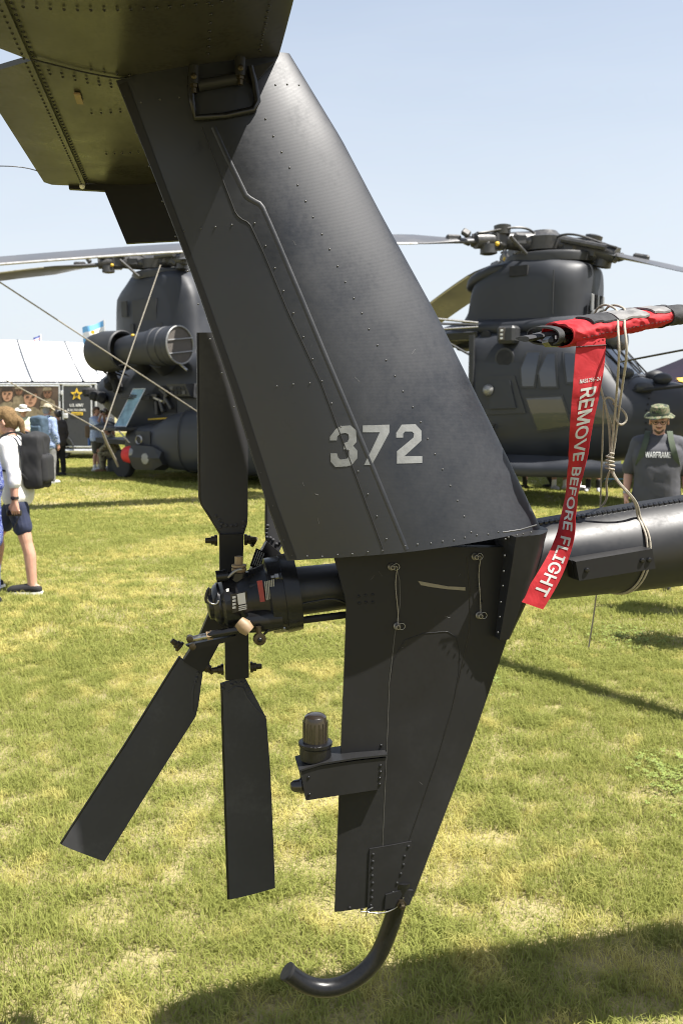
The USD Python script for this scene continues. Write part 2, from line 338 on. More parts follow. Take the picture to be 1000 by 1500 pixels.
class Foil:
    """A tapered, symmetrical aerofoil panel standing in the plane lateral = l; LE and TE are (u, z) lines with matched parameter."""
    def __init__(s, LE, TE, l, T, n=44, m=26, te=0.004, tfun=None, cant=0.0, z0=0.0):
        s.cant, s.z0, s.l0 = cant, z0, l
        LE, TE = resample(LE, n), resample(TE, n)
        x = 0.5 - 0.5 * np.cos(np.linspace(0, np.pi, m))
        s.x = x
        mid = LE[:, None, :] * (1 - x)[None, :, None] + TE[:, None, :] * x[None, :, None]
        T = np.broadcast_to(T, n)
        ht = (naca(x, 1.0)[None, :] / 2) * T[:, None] + te / 2 * x[None, :] if tfun is None else tfun(x)[None, :] * T[:, None] / 2
        l = s.lat(mid[..., 1]); up, lo = w3(np.dstack([mid[..., 0], l + ht, mid[..., 1]])), w3(np.dstack([mid[..., 0], l - ht, mid[..., 1]]))
        rings = np.concatenate([lo[:, ::1], up[:, ::-1][:, :-1]], 1)
        s.mesh = skin(rings)
        s.ip = LinearNDInterpolator(mid.reshape(-1, 2), ht.ravel()); s.nn = NearestNDInterpolator(mid.reshape(-1, 2), ht.ravel())
    def lat(s, z): return s.l0 + s.cant * (np.asarray(z) - s.z0)
    def ht(s, uz):
        uz = np.atleast_2d(uz); h = s.ip(uz); return np.where(np.isnan(h), s.nn(uz), h)
    def hit(s, px, py):
        """(u, z) on the near (starboard) face under a sight line of the photograph."""
        l = s.l0
        for _ in range(6): q = pl(px, py, l); l = float(s.lat(q[1]) - s.ht(q)[0])
        return q
    def near(s, uz, off=0.0):
        uz = np.atleast_2d(uz); return w3(np.stack([uz[:, 0], s.lat(uz[:, 1]) - s.ht(uz) - off, uz[:, 1]], 1))
    def normal(s, uz):
        e = 0.004; uz = np.atleast_2d(np.asarray(uz, float))
        du = (s.ht(uz + [e, 0]) - s.ht(uz - [e, 0])) / (2 * e)
        n = np.stack([-du, -np.ones(len(uz)), 0 * du], 1)
        n = n[:, :1] * FW * -1 * -1 + n[:, 1:2] * PT
        return n / np.linalg.norm(n, axis=1, keepdims=True)
    def tube(s, pix, r, n=60, sink=0.3, k=8):
        q = resample([s.hit(*p) for p in pix], n); return tube(s.near(q, -r * sink), r, k)
    def decal(s, poly_px, t=0.0006, sub=0.012):
        """A thin plate that follows the surface; poly_px a photo-space outline."""
        P = Polygon([s.hit(*p) for p in poly_px]).buffer(0)
        return s.plate(P, t, sub)
    def plate(s, P, t=0.0006, sub=0.012):
        v2, f2 = trimesh.creation.triangulate_polygon(P, engine='earcut')
        m2 = trimesh.Trimesh(np.c_[v2, np.zeros(len(v2))], f2, process=True).subdivide_to_size(sub, max_iter=14)
        uz = np.asarray(m2.vertices)[:, :2]; F = np.asarray(m2.faces)
        top, bot = s.near(uz, t), s.near(uz, -0.001)
        e = np.sort(np.vstack([F[:, [0, 1]], F[:, [1, 2]], F[:, [2, 0]]]), axis=1)
        ed, inv, cn = np.unique(e, axis=0, return_inverse=True, return_counts=True)
        dirs = np.vstack([F[:, [0, 1]], F[:, [1, 2]], F[:, [2, 0]]]); b = dirs[cn[inv.ravel()] == 1]; N = len(uz)
        side = np.vstack([np.stack([b[:, 1], b[:, 0], b[:, 0] + N], 1), np.stack([b[:, 1], b[:, 0] + N, b[:, 1] + N], 1)])
        mm = trimesh.Trimesh(np.vstack([top, bot]), np.vstack([F, F[:, ::-1] + N, side]), process=False)
        n_ = np.cross(mm.vertices[F[:, 1]] - mm.vertices[F[:, 0]], mm.vertices[F[:, 2]] - mm.vertices[F[:, 0]]).sum(0)
        if n_ @ PT > 0: mm.invert()
        return mm
    def rivets(s, pix_lines, r=0.0021, off=0.0):
        """Rows of rivet heads: each row is (polyline in photo pixels, count)."""
        out = []
        for line, n in pix_lines:
            q = resample([s.hit(*p) for p in line], n) + np.random.default_rng(n).normal(0, 0.0009, (n, 2)); P, N = s.near(q, off), s.normal(q)
            out += [dome_(a, b, r) for a, b in zip(P, N)]
        return cat(out)

# --- upper fin
def fin_t(x):
    f = np.clip(1 - (1 - np.clip(x / 0.5, 0, 1)) ** 2, 0, 1) ** 0.72; a = np.clip((x - 0.5) / 0.5, 0, 1); return f * (1 - a * a * (1.65 - 0.65 * a)) + 0.05 * x
def pls_cant(pts, c, z0):
    out = []
    for p in pts:
        l = 0.0
        for _ in range(6): q = pl(*p, l); l = c * (q[1] - z0)
        out.append(q)
    return np.array(out)
fin = Foil(pls_cant([(424, 78), (500, 203), (560, 317), (640, 462), (700, 583), (752, 688), (791, 772)], 0.10, 1.47),
           pls_cant([(170, 118), (225, 256), (284, 410), (339, 572), (389, 733), (420, 821)], 0.10, 1.47), 0.0, np.linspace(0.09, 0.165, 44), n=44, m=48, te=0.006, tfun=fin_t, cant=0.10, z0=1.47)
p_fin = lb.part('upper_fin', fin.mesh, M_fin, 40)
lb.part('moulded_ridge', fin.tube([(314, 186), (330, 222), (362, 288), (372, 294), (383, 300), (400, 338), (440, 432), (480, 528), (540, 670), (596, 806)], 0.0105, 90, 0.89, 24), M_fin, 60, p_fin)
lb.part('panel_seam', fin.tube([(296, 186), (318, 242), (345, 312), (352, 320), (365, 326), (385, 368), (420, 452), (470, 560), (520, 694), (562, 808)], 0.0014, 90, 0.1), M_blk, 60, p_fin)
lb.part('edge_strip', fin.decal([(174, 124), (186, 119), (300, 428), (353, 578), (404, 736), (434, 819), (423, 819), (391, 735), (343, 577), (287, 412)], 0.0016, 0.03), M_blk, 40, p_fin)
rows = [([(402, 122), (438, 124)], 3), ([(388, 174), (400, 199), (425, 247), (461, 320), (502, 405), (533, 465), (557, 512), (590, 572), (612, 611), (640, 672), (670, 735), (690, 780)], 27),
        ([(374, 326), (384, 348), (402, 392), (420, 436), (455, 520), (480, 580), (500, 628), (530, 706), (566, 788)], 15), ([(270, 338), (340, 329)], 4),
        ([(404, 564), (454, 561)], 3), ([(182, 140), (200, 190), (214, 231), (254, 338), (284, 430), (330, 560), (392, 718), (415, 790)], 14),
        ([(428, 814), (480, 815), (560, 806)], 7), ([(594, 800), (650, 793), (730, 780)], 9), ([(205, 148), (263, 142)], 3)]
lb.part('rivets', fin.rivets(rows), M_rivet, 40, p_fin, kind='stuff')
# the number, drawn as stencil strokes
N3 = [[(483, 645), (483, 640), (492, 628), (499, 624), (513, 623), (521, 630), (522, 647), (517, 653), (523, 660), (523, 671), (515, 681), (508, 683), (491, 684), (484, 676), (484, 664), (493, 664), (495, 670), (498, 673), (508, 672), (511, 667), (511, 661), (507, 658), (503, 658), (504, 649), (509, 647), (511, 642), (510, 636), (506, 634), (498, 635), (494, 639), (493, 645)]]
N7 = [[(531, 623), (570, 622), (570, 633), (544, 681), (533, 681), (556, 633), (531, 633)]]
N2 = [[(580, 641), (580, 634), (588, 622), (608, 621), (617, 631), (617, 645), (592, 668), (618, 668), (618, 678), (581, 679), (581, 661), (605, 641), (606, 635), (603, 632), (593, 632), (590, 635), (590, 641)]]
for P in N3 + N7 + N2:
    lb.part('painted_digit', fin.decal(P, 0.0009, 0.012), M_num, False, p_fin)

# --- lower fin
low = Foil(pls([(784, 800), (765, 860), (742, 938), (716, 1014), (690, 1090), (650, 1196), (606, 1312)]),
           pls([(484, 800), (497, 845), (507, 884), (506, 920), (503, 1000), (498, 1120), (490, 1335)]), 0.0, np.linspace(0.064, 0.048, 44), n=44, m=30, te=0.008)
p_low = lb.part('lower_fin', low.mesh, M_blk, 40)
lb.part('panel_seam', low.tube([(579, 824), (585, 850), (586, 884), (578, 930), (570, 1000), (567, 1080), (560, 1240)], 0.0009, 80, 0.0, 6), M_seam, 60, p_low)
lb.part('panel_seam', low.tube([(683, 815), (688, 870), (687, 925), (674, 985), (660, 1045), (640, 1112), (596, 1240)], 0.0011, 80, 0.0, 6), M_gloss, 60, p_low)
lb.part('panel_seam', low.tube([(570, 1010), (577, 965), (592, 938), (620, 928), (655, 925), (668, 934), (673, 952), (672, 985), (664, 1030), (650, 1076)], 0.0011, 80, 0.0, 6), M_blk, 60, p_low)
lb.part('doubler_plate', low.decal([(541, 1243), (602, 1232), (603, 1238), (572, 1333), (537, 1335)], 0.003, 0.03), M_blk, False, p_low)
lb.part('rivets', low.rivets([([(547, 1250), (545, 1290), (543, 1326)], 8), ([(597, 1240), (585, 1284), (575, 1306)], 6), ([(597, 1240), (597, 1241)], 1)], 0.0034, 0.003), M_blk, 40, p_low, kind='stuff')
lb.part('rivets', low.rivets([([(512, 1330), (530, 1331)], 2),
    ([(524, 872), (546, 871)], 3), ([(525, 882), (546, 882)], 3), ([(700, 860), (705, 880)], 2)], 0.0034), M_blk, 40, p_low, kind='stuff')
lb.part('tape_patch', low.decal([(612, 851), (634, 855), (656, 859), (681, 860), (681, 865), (654, 863), (632, 860), (616, 857)], 0.0012, 0.02), M_tape, False, p_low)
# leading-edge glove where the two fins meet
gl = pls([(735, 779), (762, 775), (786, 768), (794, 776), (781, 822), (764, 883), (746, 924), (722, 931), (728, 860)])
gtop, gbot = pl(735, 779), pl(722, 931)
glove = Foil(pls([(796, 772), (783, 822), (766, 883), (744, 930)]), pls([(735, 779), (732, 822), (727, 880), (722, 931)]), 0.0, np.linspace(0.165, 0.078, 44), m=20, tfun=lambda x: np.clip(np.sqrt(np.clip(x, 0, 1) / 0.42), 0, 1) ** 0.85)
p_gl = lb.part('edge_glove', glove.mesh, M_blk, 35)
lb.part('glove_seam', glove.tube([(736, 780), (762, 776), (786, 769)], 0.0018, 20, 0.2), M_rivet, 60, p_gl)
lb.part('rivets', glove.rivets([([(740, 790), (737, 850), (729, 926)], 7), ([(745, 787), (778, 780)], 4)], 0.0022), M_rivet, 40, p_gl, kind='stuff')
# ball-lock pins and their cables
for (a, b) in (((573, 830), (581, 917)), ((695, 815), (701, 901))):
    pa, pb = low.hit(*a), low.hit(*b)
    A, B = low.near(pa)[0], low.near(pb)[0]
    for c in (A, B):
        q = lb.part('locking_pin', cat([lathe([(-0.004, 0.0075), (0.003, 0.0078), (0.005, 0.006), (0.012, 0.006), (0.014, 0.0045)], c, c - PT, 14)]), M_wire, 40, p_low)
        lb.part('pin_hole', lathe([(0.0, 0.003), (0.0152, 0.0032), (0.0155, 0.0)], c, c - PT, 10), M_gloss, 40, p_low)
        t = np.linspace(0, 2 * np.pi, 15); e = np.array([0, 0, 1.0])
        lb.part('pull_ring', tube(c - PT * 0.006 + FW * 0.009 + 0.007 * (np.cos(t)[:, None] * FW + np.sin(t)[:, None] * e), 0.0007, 6, False), M_steel, 60, p_low)
    qs = [A - PT * 0.012, A - PT * 0.011 + FW * 0.009 + np.array([0, 0, 0.002]), A - PT * 0.008 + FW * 0.0095 - np.array([0, 0, 0.012]), (A + B) / 2 - PT * 0.007 + FW * 0.0035, B - PT * 0.009 + FW * 0.001 + np.array([0, 0, 0.010]), B - PT * 0.012]
    lb.part('cable', tube(spline(qs, 40), 0.0009, 6), M_wire, 60, p_low)

rs_ = np.random.default_rng(11)
for F__, par, box_, n_ in ((fin, p_fin, (420, 250, 700, 760), 9), (low, p_low, (540, 830, 690, 1200), 7)):
    k = 0
    while k < n_:
        x_, y_ = rs_.uniform(box_[0], box_[2]), rs_.uniform(box_[1], box_[3]); a_, L_ = rs_.uniform(0.2, 2.6), rs_.uniform(4, 12)
        q = F__.hit(x_, y_)
        if np.isnan(F__.ip(q[None])[0]): continue
        lb.part('scratch', F__.tube([(x_, y_), (x_ + L_ * math.cos(a_), y_ + L_ * math.sin(a_))], 0.00028, 6, 0.0, 4), M_seam, 60, par); k += 1

# --- beacon bracket on the trailing edge of the lower fin
bl = -0.034
bx = pls([(441, 1131), (470, 1122), (520, 1115), (566, 1110), (560, 1156), (448, 1173)], bl)
box = poly_prism([tuple(q) for q in bx], 0.068)
box.vertices = w3(np.stack([box.vertices[:, 0], bl + box.vertices[:, 2], box.vertices[:, 1]], 1)); box.fix_normals()
p_box = lb.part('beacon_bracket', box, M_blk, False)
lip = [pl(438, 1128, bl), pl(470, 1118, bl), pl(520, 1110, bl), pl(567, 1105, bl)]
lb.part('bracket_lid', skin([w3(np.array([[q[0], bl - 0.003, q[1] - 0.0035], [q[0], bl + 0.072, q[1] - 0.0035], [q[0], bl + 0.072, q[1] + 0.0005], [q[0], bl - 0.003, q[1] + 0.0005]])) for q in lip]), M_blk, False, p_box)
bc = pl(462, 1112, 0.0); bz = bc[1] + 0.002
B0 = W(bc[0], 0.0, bz)
lb.part('beacon_base', lathe([(0, 0.033), (0.01, 0.034), (0.026, 0.033), (0.03, 0.036), (0.036, 0.036), (0.038, 0.03)], B0, B0 + [0, 0, 1], 28), M_gloss, 35, p_box)
lb.part('beacon_lens', lathe([(0.036, 0.0265), (0.07, 0.0262), (0.082, 0.0255), (0.092, 0.023), (0.097, 0.017), (0.0985, 0.008), (0.0986, 0.0)], B0, B0 + [0, 0, 1], 30), M_lamp, 35, p_box)
for k in range(18):
    an = k * math.pi / 9; c = B0 + 0.0262 * (math.cos(an) * FW + math.sin(an) * PT)
    lb.part('lens_rib', tube([c + [0, 0, 0.04], c + [0, 0, 0.082]], 0.0011, 5), M_lamp, 60, p_box)
tl = W(pl(443, 1151, 0.0)[0], 0.0, pl(443, 1151, 0.0)[1])
lb.part('tail_light', lathe([(-0.01, 0.016), (0.004, 0.017), (0.008, 0.014), (0.018, 0.0125), (0.025, 0.008), (0.027, 0.0)], tl, tl - FW, 18), M_lamp, 35, p_box)
riv = [pl(*q, bl) for q in [(557, 1122), (557, 1131), (556, 1140), (556, 1149), (452, 1139), (453, 1164)]]
lb.part('rivets', cat([dome_(W(q[0], bl, q[1]), -PT, 0.0034) for q in riv] + list([low.rivets([([(558, 1092), (557, 1101)], 2)], 0.0034)])), M_gloss, 40, p_box, kind='stuff')

# --- tail skid
sk = [(588, 1290), (580, 1330), (566, 1372), (548, 1408), (520, 1434), (488, 1447), (455, 1445), (430, 1431), (421, 1424)]
sp = spline(np.array([w3([*pl(*q, 0.0)[:1], 0.0, pl(*q, 0.0)[1]]) for q in sk]), 60)
sr = np.full(60, 0.0195); sr[:3] = 0.0205
p_sk = lb.part('tail_skid', tube(sp, sr, 20), M_gloss, 40)
d_end = sp[-1] - sp[-2]; d_end /= np.linalg.norm(d_end)
lb.part('skid_cap', lathe([(-0.004, 0.0206), (0.003, 0.0208), (0.0045, 0.018), (0.0035, 0.0)], sp[-1], sp[-1] + d_end, 20), M_blk, 35, p_sk)
lb.part('skid_clamp', low.decal([(564, 1309), (590, 1301), (604, 1303), (603, 1312), (598, 1324), (562, 1330)], 0.007, 0.03), M_blk, False, p_low)
sb = low.near(low.hit(586, 1321), 0.008)[0]
lb.part('clevis_bolt', lathe([(0, 0.011), (0.006, 0.011), (0.007, 0.007), (0.016, 0.007), (0.018, 0.004)], sb, sb - PT, 6), M_brass, 30, p_low)
lb.part('safety_wire', tube(spline(np.array([low.near(low.hit(*q), 0.006)[0] for q in [(590, 1312), (583, 1324), (566, 1334), (548, 1336), (534, 1334), (527, 1334)]]), 30), 0.0016, 6), M_steel, 60, p_low)
lb.part('safety_wire', tube(spline(np.array([low.near(low.hit(*q), 0.007)[0] for q in [(535, 1340), (538, 1331), (545, 1327)]]), 12), 0.0016, 6), M_steel, 60, p_low)

# --- horizontal stabiliser, seen from below
SZ = 2.418
def flat_foil(LE, TE, z, T, camber=0.3, n=24, m=22):
    """LE, TE: (u, l) lines; lower skin nearly flat at z, upper skin bulged."""
    LE, TE = resample(LE, n), resample(TE, n); x = 0.5 - 0.5 * np.cos(np.linspace(0, np.pi, m))
    mid = LE[:, None] * (1 - x)[None, :, None] + TE[:, None] * x[None, :, None]; ht = naca(x, 1.0)[None] / 2 * np.full((n, 1), T) + 0.002
    lift = 0.060 * np.clip(1 - x / 0.85, 0, 1)[None] ** 1.7
    lo = w3(np.dstack([mid[..., 0], mid[..., 1], z + lift + 0 * ht - 0.12 * ht + 0.12 * T / 2])); up = w3(np.dstack([mid[..., 0], mid[..., 1], z + lift + 1.3 * ht + 0.12 * T / 2]))
    return skin(np.concatenate([lo, up[:, ::-1]], 1))
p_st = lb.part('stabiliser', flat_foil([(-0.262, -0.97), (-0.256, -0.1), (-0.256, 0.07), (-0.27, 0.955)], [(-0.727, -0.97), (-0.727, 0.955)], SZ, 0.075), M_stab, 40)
def slab(poly, z0, z1):
    m = poly_prism(poly, z1 - z0); m.vertices = w3(np.stack([m.vertices[:, 0], m.vertices[:, 1], z0 + m.vertices[:, 2]], 1)); m.fix_normals(); return m
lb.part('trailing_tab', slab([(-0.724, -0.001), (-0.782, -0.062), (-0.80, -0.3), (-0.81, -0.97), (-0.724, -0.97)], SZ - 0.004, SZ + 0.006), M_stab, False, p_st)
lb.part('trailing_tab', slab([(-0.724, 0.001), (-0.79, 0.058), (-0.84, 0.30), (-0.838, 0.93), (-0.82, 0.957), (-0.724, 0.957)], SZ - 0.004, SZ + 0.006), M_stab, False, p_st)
jl = lambda u: SZ + 0.060 * max(0.0, 1 - (-0.256 - u) / 0.471 / 0.85) ** 1.7
lb.part('skin_joint', tube([W(u, l, jl(u) - 0.001) for u, l in resample([(-0.726, 0.0), (-0.64, 0.05), (-0.575, 0.085), (-0.45, 0.085), (-0.30, 0.08)], 24)], 0.0016, 6), M_gloss, 60, p_st)
rv = []
for line, n in (([(-0.717, -0.9), (-0.717, 0.95)], 84), ([(-0.62, 0.04), (-0.55, 0.075)], 4), ([(-0.645, 0.30), (-0.52, 0.28)], 7), ([(-0.64, 0.62), (-0.5, 0.6)], 8), ([(-0.735, -0.9), (-0.735, 0.95)], 84),
                ([(-0.40, -0.28), (-0.40, 0.0)], 9), ([(-0.30, -0.30), (-0.30, 0.02)], 14), ([(-0.70, 0.055), (-0.59, 0.115)], 6), ([(-0.70, 0.075), (-0.59, 0.135)], 6), ([(-0.70, -0.22), (-0.3, -0.22)], 20)):
    for u, l in resample(line, n): rv.append(dome_(W(u, l, jl(min(max(u, -0.727), -0.26)) - (0.004 if u < -0.727 else 0.0)), (0, 0, -1.0), 0.0029))
lb.part('rivets', cat(rv), M_gloss, 40, p_st, kind='stuff')
lb.part('data_plate', slab([(-0.668, 0.175), (-0.655, 0.175), (-0.655, 0.235), (-0.668, 0.235)], SZ - 0.003, SZ + 0.001), M_tan, False, p_st)
# end plates: the far one is seen, its mate stands on the near tip outside the frame
for l0, s_ in ((0.957, 1), (-0.972, -1)):
    ep = pls([(100, 268), (101, 276), (153, 279), (185, 356), (262, 352), (300, 290)], 0.957)
    ep = np.vstack([ep, [[-0.30, 2.62], [-0.62, 2.86], [-0.76, 2.86], [-0.68, 2.5]]])
    m = poly_prism([tuple(q) for q in ep], 0.018); m.vertices = w3(np.stack([m.vertices[:, 0], l0 + s_ * m.vertices[:, 2], m.vertices[:, 1]], 1)); m.fix_normals()
    pe = lb.part('end_plate', m, M_blk, False)
lb.part('tip_light', ball(W(*[np.array(v) for v in (-0.735, 0.95, SZ - 0.006)]), 0.008, 2), M_white, 60, p_st)
# whip aerial
wa = [CAMP + ray(*q) * t for q, t in [((60, 252), 2.80), ((45, 247), 2.78), ((22, 243.5), 2.75), ((-10, 243), 2.72), ((-70, 250), 2.68), ((-130, 268), 2.6)]]
lb.part('whip_aerial', tube(spline(np.array(wa), 24), 0.0016, 6), M_gloss, 60, p_st)

# --- hinge bracket at the top of the fin
hb_l = 0.034
fr = np.array([pl(*q, hb_l) for q in [(279, 112), (281, 145), (286, 172), (330, 169), (371, 160), (377, 148), (372, 118), (366, 97)]])
p_hb = lb.part('hinge_frame', tube(w3(np.stack([fr[:, 0], np.full(len(fr), hb_l), fr[:, 1]], 1)), 0.0068, 10), M_gloss, 50)
bk = pls([(283, 118), (368, 104), (372, 156), (287, 166)], hb_l + 0.02)
m = poly_prism([tuple(q) for q in bk], 0.012); m.vertices = w3(np.stack([m.vertices[:, 0], hb_l + 0.016 + m.vertices[:, 2], m.vertices[:, 1]], 1)); m.fix_normals()
lb.part('hinge_plate', m, M_gloss, False, p_hb)
for q in ((284, 120), (352, 108)):
    c = pl(*q, hb_l - 0.004); P0 = W(c[0], hb_l - 0.004, c[1])
    hg = lb.part('hinge_lug', tube([P0 + [0, 0, 0.03], P0 + [0, 0, -0.004]], 0.0105, 12), M_blk, 40, p_hb)
    lb.part('bolt', lathe([(0, 0.008), (0.006, 0.008), (0.007, 0.0055), (0.016, 0.0055)], P0 + [0, 0, -0.004], P0 - [0, 0, 1], 6), M_brass, 30, p_hb)
    lb.part('bolt', lathe([(0, 0.006), (0.012, 0.006), (0.014, 0.003)], P0 + [0, 0, 0.008], P0 - PT * 1.0 + [0, 0, 0.008], 8), M_brass, 30, p_hb)
a, b = W(*[np.array(v) for v in (pl(290, 124, hb_l)[0], hb_l + 0.004, pl(290, 124, hb_l)[1])]), W(*[np.array(v) for v in (pl(352, 112, hb_l)[0], hb_l + 0.004, pl(352, 112, hb_l)[1])])
lb.part('hinge_link', tube([a, b], 0.011, 12), M_blk, 40, p_hb)
fl = pls([(366, 94), (404, 84), (384, 106), (371, 122)], 0.03)
m = poly_prism([tuple(q) for q in fl], 0.03); m.vertices = w3(np.stack([m.vertices[:, 0], 0.045 + m.vertices[:, 2], m.vertices[:, 1]], 1)); m.fix_normals()
lb.part('gusset', m, M_blk, False, p_hb)

# --- tail boom
BL = 0.10
def boom_c(px, py): q = pl(px, py, BL); return np.array([q[0], BL, q[1]])
b0, b1 = boom_c(505, 858), boom_c(1000, 792)
bd = (b1 - b0) / (b1[0] - b0[0])
def boom_at(u): return b0 + bd * (u - b0[0])
us = [0.02, 0.05, 0.353, 0.55, 0.69, 1.6, 2.6]; rs = [0.070, 0.080, 0.0935, 0.1015, 0.105, 0.118, 0.13]
p_bm = lb.part('tail_boom', tube([w3(boom_at(u)) for u in us], rs, 48), M_boom, 40)
a0, a1 = boom_c(418, 868), boom_c(520, 856)
lb.part('boom_end_tube', tube([w3(a0), w3(a1), w3(boom_at(0.06))], [0.0535, 0.051, 0.055], 36), M_boom, 40)
def boom_r(u): return np.interp(u, us, rs)
def on_boom(u, ang, off=0.0):
    """ang: 0 = facing us (starboard), 90 = top"""
    c = boom_at(u); r = boom_r(u) + off; return w3(c) - PT * r * math.cos(math.radians(ang)) + np.array([0, 0, 1.0]) * r * math.sin(math.radians(ang))
# raised cable cover with slots along the top
p_sp = lb.part('cable_cover', skin([np.array([on_boom(u, 94, 0.0), on_boom(u, 70, -0.001), on_boom(u, 72, 0.004), on_boom(u, 92, 0.004)]) for u in np.linspace(0.30, 2.5, 24)]), M_blk, False)
for k in range(72):
    u = 0.32 + 0.0125 * k
    lb.part('slot_block', skin([np.array([on_boom(q, 73, 0.0035), on_boom(q, 69, 0.001), on_boom(q, 70, 0.0048), on_boom(q, 76, 0.0055)]) for q in (u, u + 0.007)]), M_gloss, False, p_sp)
# side box bolted to the boom
sbx = pls([(843, 823), (955, 804), (960, 833), (848, 851)], -0.045)
def boxpoly(P, l0, l1):
    m = poly_prism([tuple(q) for q in P], 1.0); m.vertices = w3(np.stack([m.vertices[:, 0], l0 + (l1 - l0) * m.vertices[:, 2], m.vertices[:, 1]], 1)); m.fix_normals(); return m
p_sb = lb.part('side_box', boxpoly(sbx, -0.045, -0.026), M_blk, False)
lb.part('box_flange', boxpoly(sbx + np.array([0.0, -0.001]), -0.0235, 0.06), M_blk, False, p_sb)
for q in ((859, 835), (940, 821), (950, 820)):
    c = pl(*q, -0.045); lb.part('bolt', lathe([(0, 0.0058), (0.003, 0.0055), (0.0045, 0.003)], W(c[0], -0.0452, c[1]), W(c[0], -0.0452, c[1]) - PT, 10), M_gloss, 30, p_sb)
# control rod and wire under the boom
c0, c1 = pl(424, 911, 0.06), pl(512, 901, 0.06)
lb.part('control_rod', tube([W(c0[0], 0.06, c0[1]), W(c1[0] + 0.1, 0.06, c1[1] + 0.01)], 0.0078, 10), M_blk, 50)
wq = [(384, 932), (395, 921), (412, 905), (428, 893), (440, 886), (462, 881), (488, 878), (508, 884), (520, 892)]
lb.part('wire_loom', tube(spline(np.array([W(*[np.array(v) for v in (pl(*q, 0.03)[0], 0.03, pl(*q, 0.03)[1])]) for q in wq]), 40), 0.0026, 8), M_gloss, 60)
c = pl(434, 891, 0.025); lb.part('wire_clip', rbox((0.022, 0.014, 0.012), W(c[0], 0.026, c[1]), np.stack([FW, PT, [0, 0, 1]], 1)), M_gloss, False)

# --- tail rotor gearbox
def gb(px, py, l): q = pl(px, py, l); return W(q[0], l, q[1])
G0, G1 = gb(424, 868, BL), gb(312, 886, BL)
gx = (G1 - G0) / np.linalg.norm(G1 - G0)
p_gb = lb.part('tail_gearbox', lathe([(-0.004, 0.05), (0.0, 0.083), (0.008, 0.084), (0.046, 0.083), (0.05, 0.072), (0.06, 0.068), (0.085, 0.062), (0.10, 0.061), (0.112, 0.056), (0.118, 0.058), (0.142, 0.056), (0.15, 0.046), (0.155, 0.047), (0.163, 0.041), (0.168, 0.032), (0.176, 0.031), (0.18, 0.02), (0.181, 0.0)], G0, G1, 32), M_gloss, 35)
lb.part('mounting_ring', lathe([(-0.022, 0.056), (-0.02, 0.084), (0.006, 0.0865), (0.012, 0.0865), (0.014, 0.08)], G0 + gx * 0.004, G1, 36), M_gloss, 35, p_gb)
for k in range(4):
    an = math.radians(40 + 90 * k); n_ = -PT * math.cos(an) + np.array([0, 0, 1.0]) * math.sin(an); n_ -= gx * (n_ @ gx); n_ /= np.linalg.norm(n_)
    r1, r2 = G0 + gx * 0.012 + n_ * 0.078, G0 + gx * 0.085 + n_ * 0.054
    lb.part('casting_web', tube([r1, (r1 + r2) / 2 - n_ * 0.006, r2], [0.013, 0.010, 0.009], 10), M_gloss, 50, p_gb)
    lb.part('nut', lathe([(0, 0.008), (0.008, 0.008), (0.009, 0.005), (0.016, 0.005)], r1 + gx * 0.012 + n_ * 0.003, r1 + gx, 6), M_steel, 30, p_gb)
f0 = gb(350, 838, BL - 0.01)
lb.part('filler_neck', lathe([(-0.05, 0.022), (0.0, 0.021), (0.002, 0.0), ], f0, f0 + [0, 0, 1], 20), M_gloss, 35, p_gb)
lb.part('filler_cap', lathe([(0.0, 0.014), (0.004, 0.016), (0.009, 0.016), (0.010, 0.0125), (0.012, 0.016), (0.016, 0.016), (0.017, 0.009), (0.034, 0.009), (0.0345, 0.0)], f0, f0 + [0, 0, 1], 14), M_tan, 30, p_gb)
s0, s1 = gb(316, 845, BL - 0.02), gb(336, 842, BL - 0.02)
lb.part('sensor', lathe([(0, 0.0), (0.0005, 0.0125), (0.026, 0.0125), (0.027, 0.007), (0.04, 0.007)], s0, s1, 18), M_gloss, 35, p_gb)
ln = [(334, 846), (340, 840), (346, 836), (354, 834)]
lb.part('sensor_lead', tube(spline(np.array([gb(*q, BL - 0.03) for q in ln]), 16), 0.003, 8), M_wire, 60, p_gb)
# data plates, lettered
def gplate(name, corners, l, m_):
    P = np.array([gb(*q, l) for q in corners]); n_ = np.cross(P[1] - P[0], P[3] - P[0]); n_ /= np.linalg.norm(n_); n_ *= np.sign(-(n_ @ PT)) or 1
    v = np.vstack([P, P + n_ * 0.0015]); f = [[4, 5, 6], [4, 6, 7], [0, 2, 1], [0, 3, 2]] + [[i, (i + 1) % 4, (i + 1) % 4 + 4] for i in range(4)] + [[i, (i + 1) % 4 + 4, i + 4] for i in range(4)]
    t = trimesh.Trimesh(v, f, process=False); t.fix_normals(); return lb.part(name, t, m_, False, p_gb), P + n_ * 0.0016, n_
gplate('data_plate', [(337, 871), (361, 866), (364, 893), (340, 898)], BL - 0.0585, M_gloss)
gplate('plate_field', [(347, 870.5), (358.5, 868), (360, 884), (349, 886)], BL - 0.0615, M_plate)
for k in range(4):
    gplate('plate_line', [(340, 874 + 5 * k), (345, 873 + 5 * k), (345.3, 876 + 5 * k), (340.3, 877 + 5 * k)], BL - 0.0615, M_plate)
for k in range(3):
    gplate('plate_line', [(349.5, 888 + 2.6 * k), (361, 885.6 + 2.6 * k), (361.2, 887 + 2.6 * k), (349.8, 889.4 + 2.6 * k)], BL - 0.0615, M_plate)
gplate('warning_label', [(376, 851), (384, 850), (388, 881), (381, 882)], BL - 0.071, M_red)
for k in range(6):
    gplate('label_line', [(387 + 2.6 * k, 852 - .7 * k), (388.4 + 2.6 * k, 851.8 - .7 * k), (391 + 2.2 * k, 879 - .7 * k), (389.8 + 2.2 * k, 879.2 - .7 * k)], BL - 0.0735, M_plate)
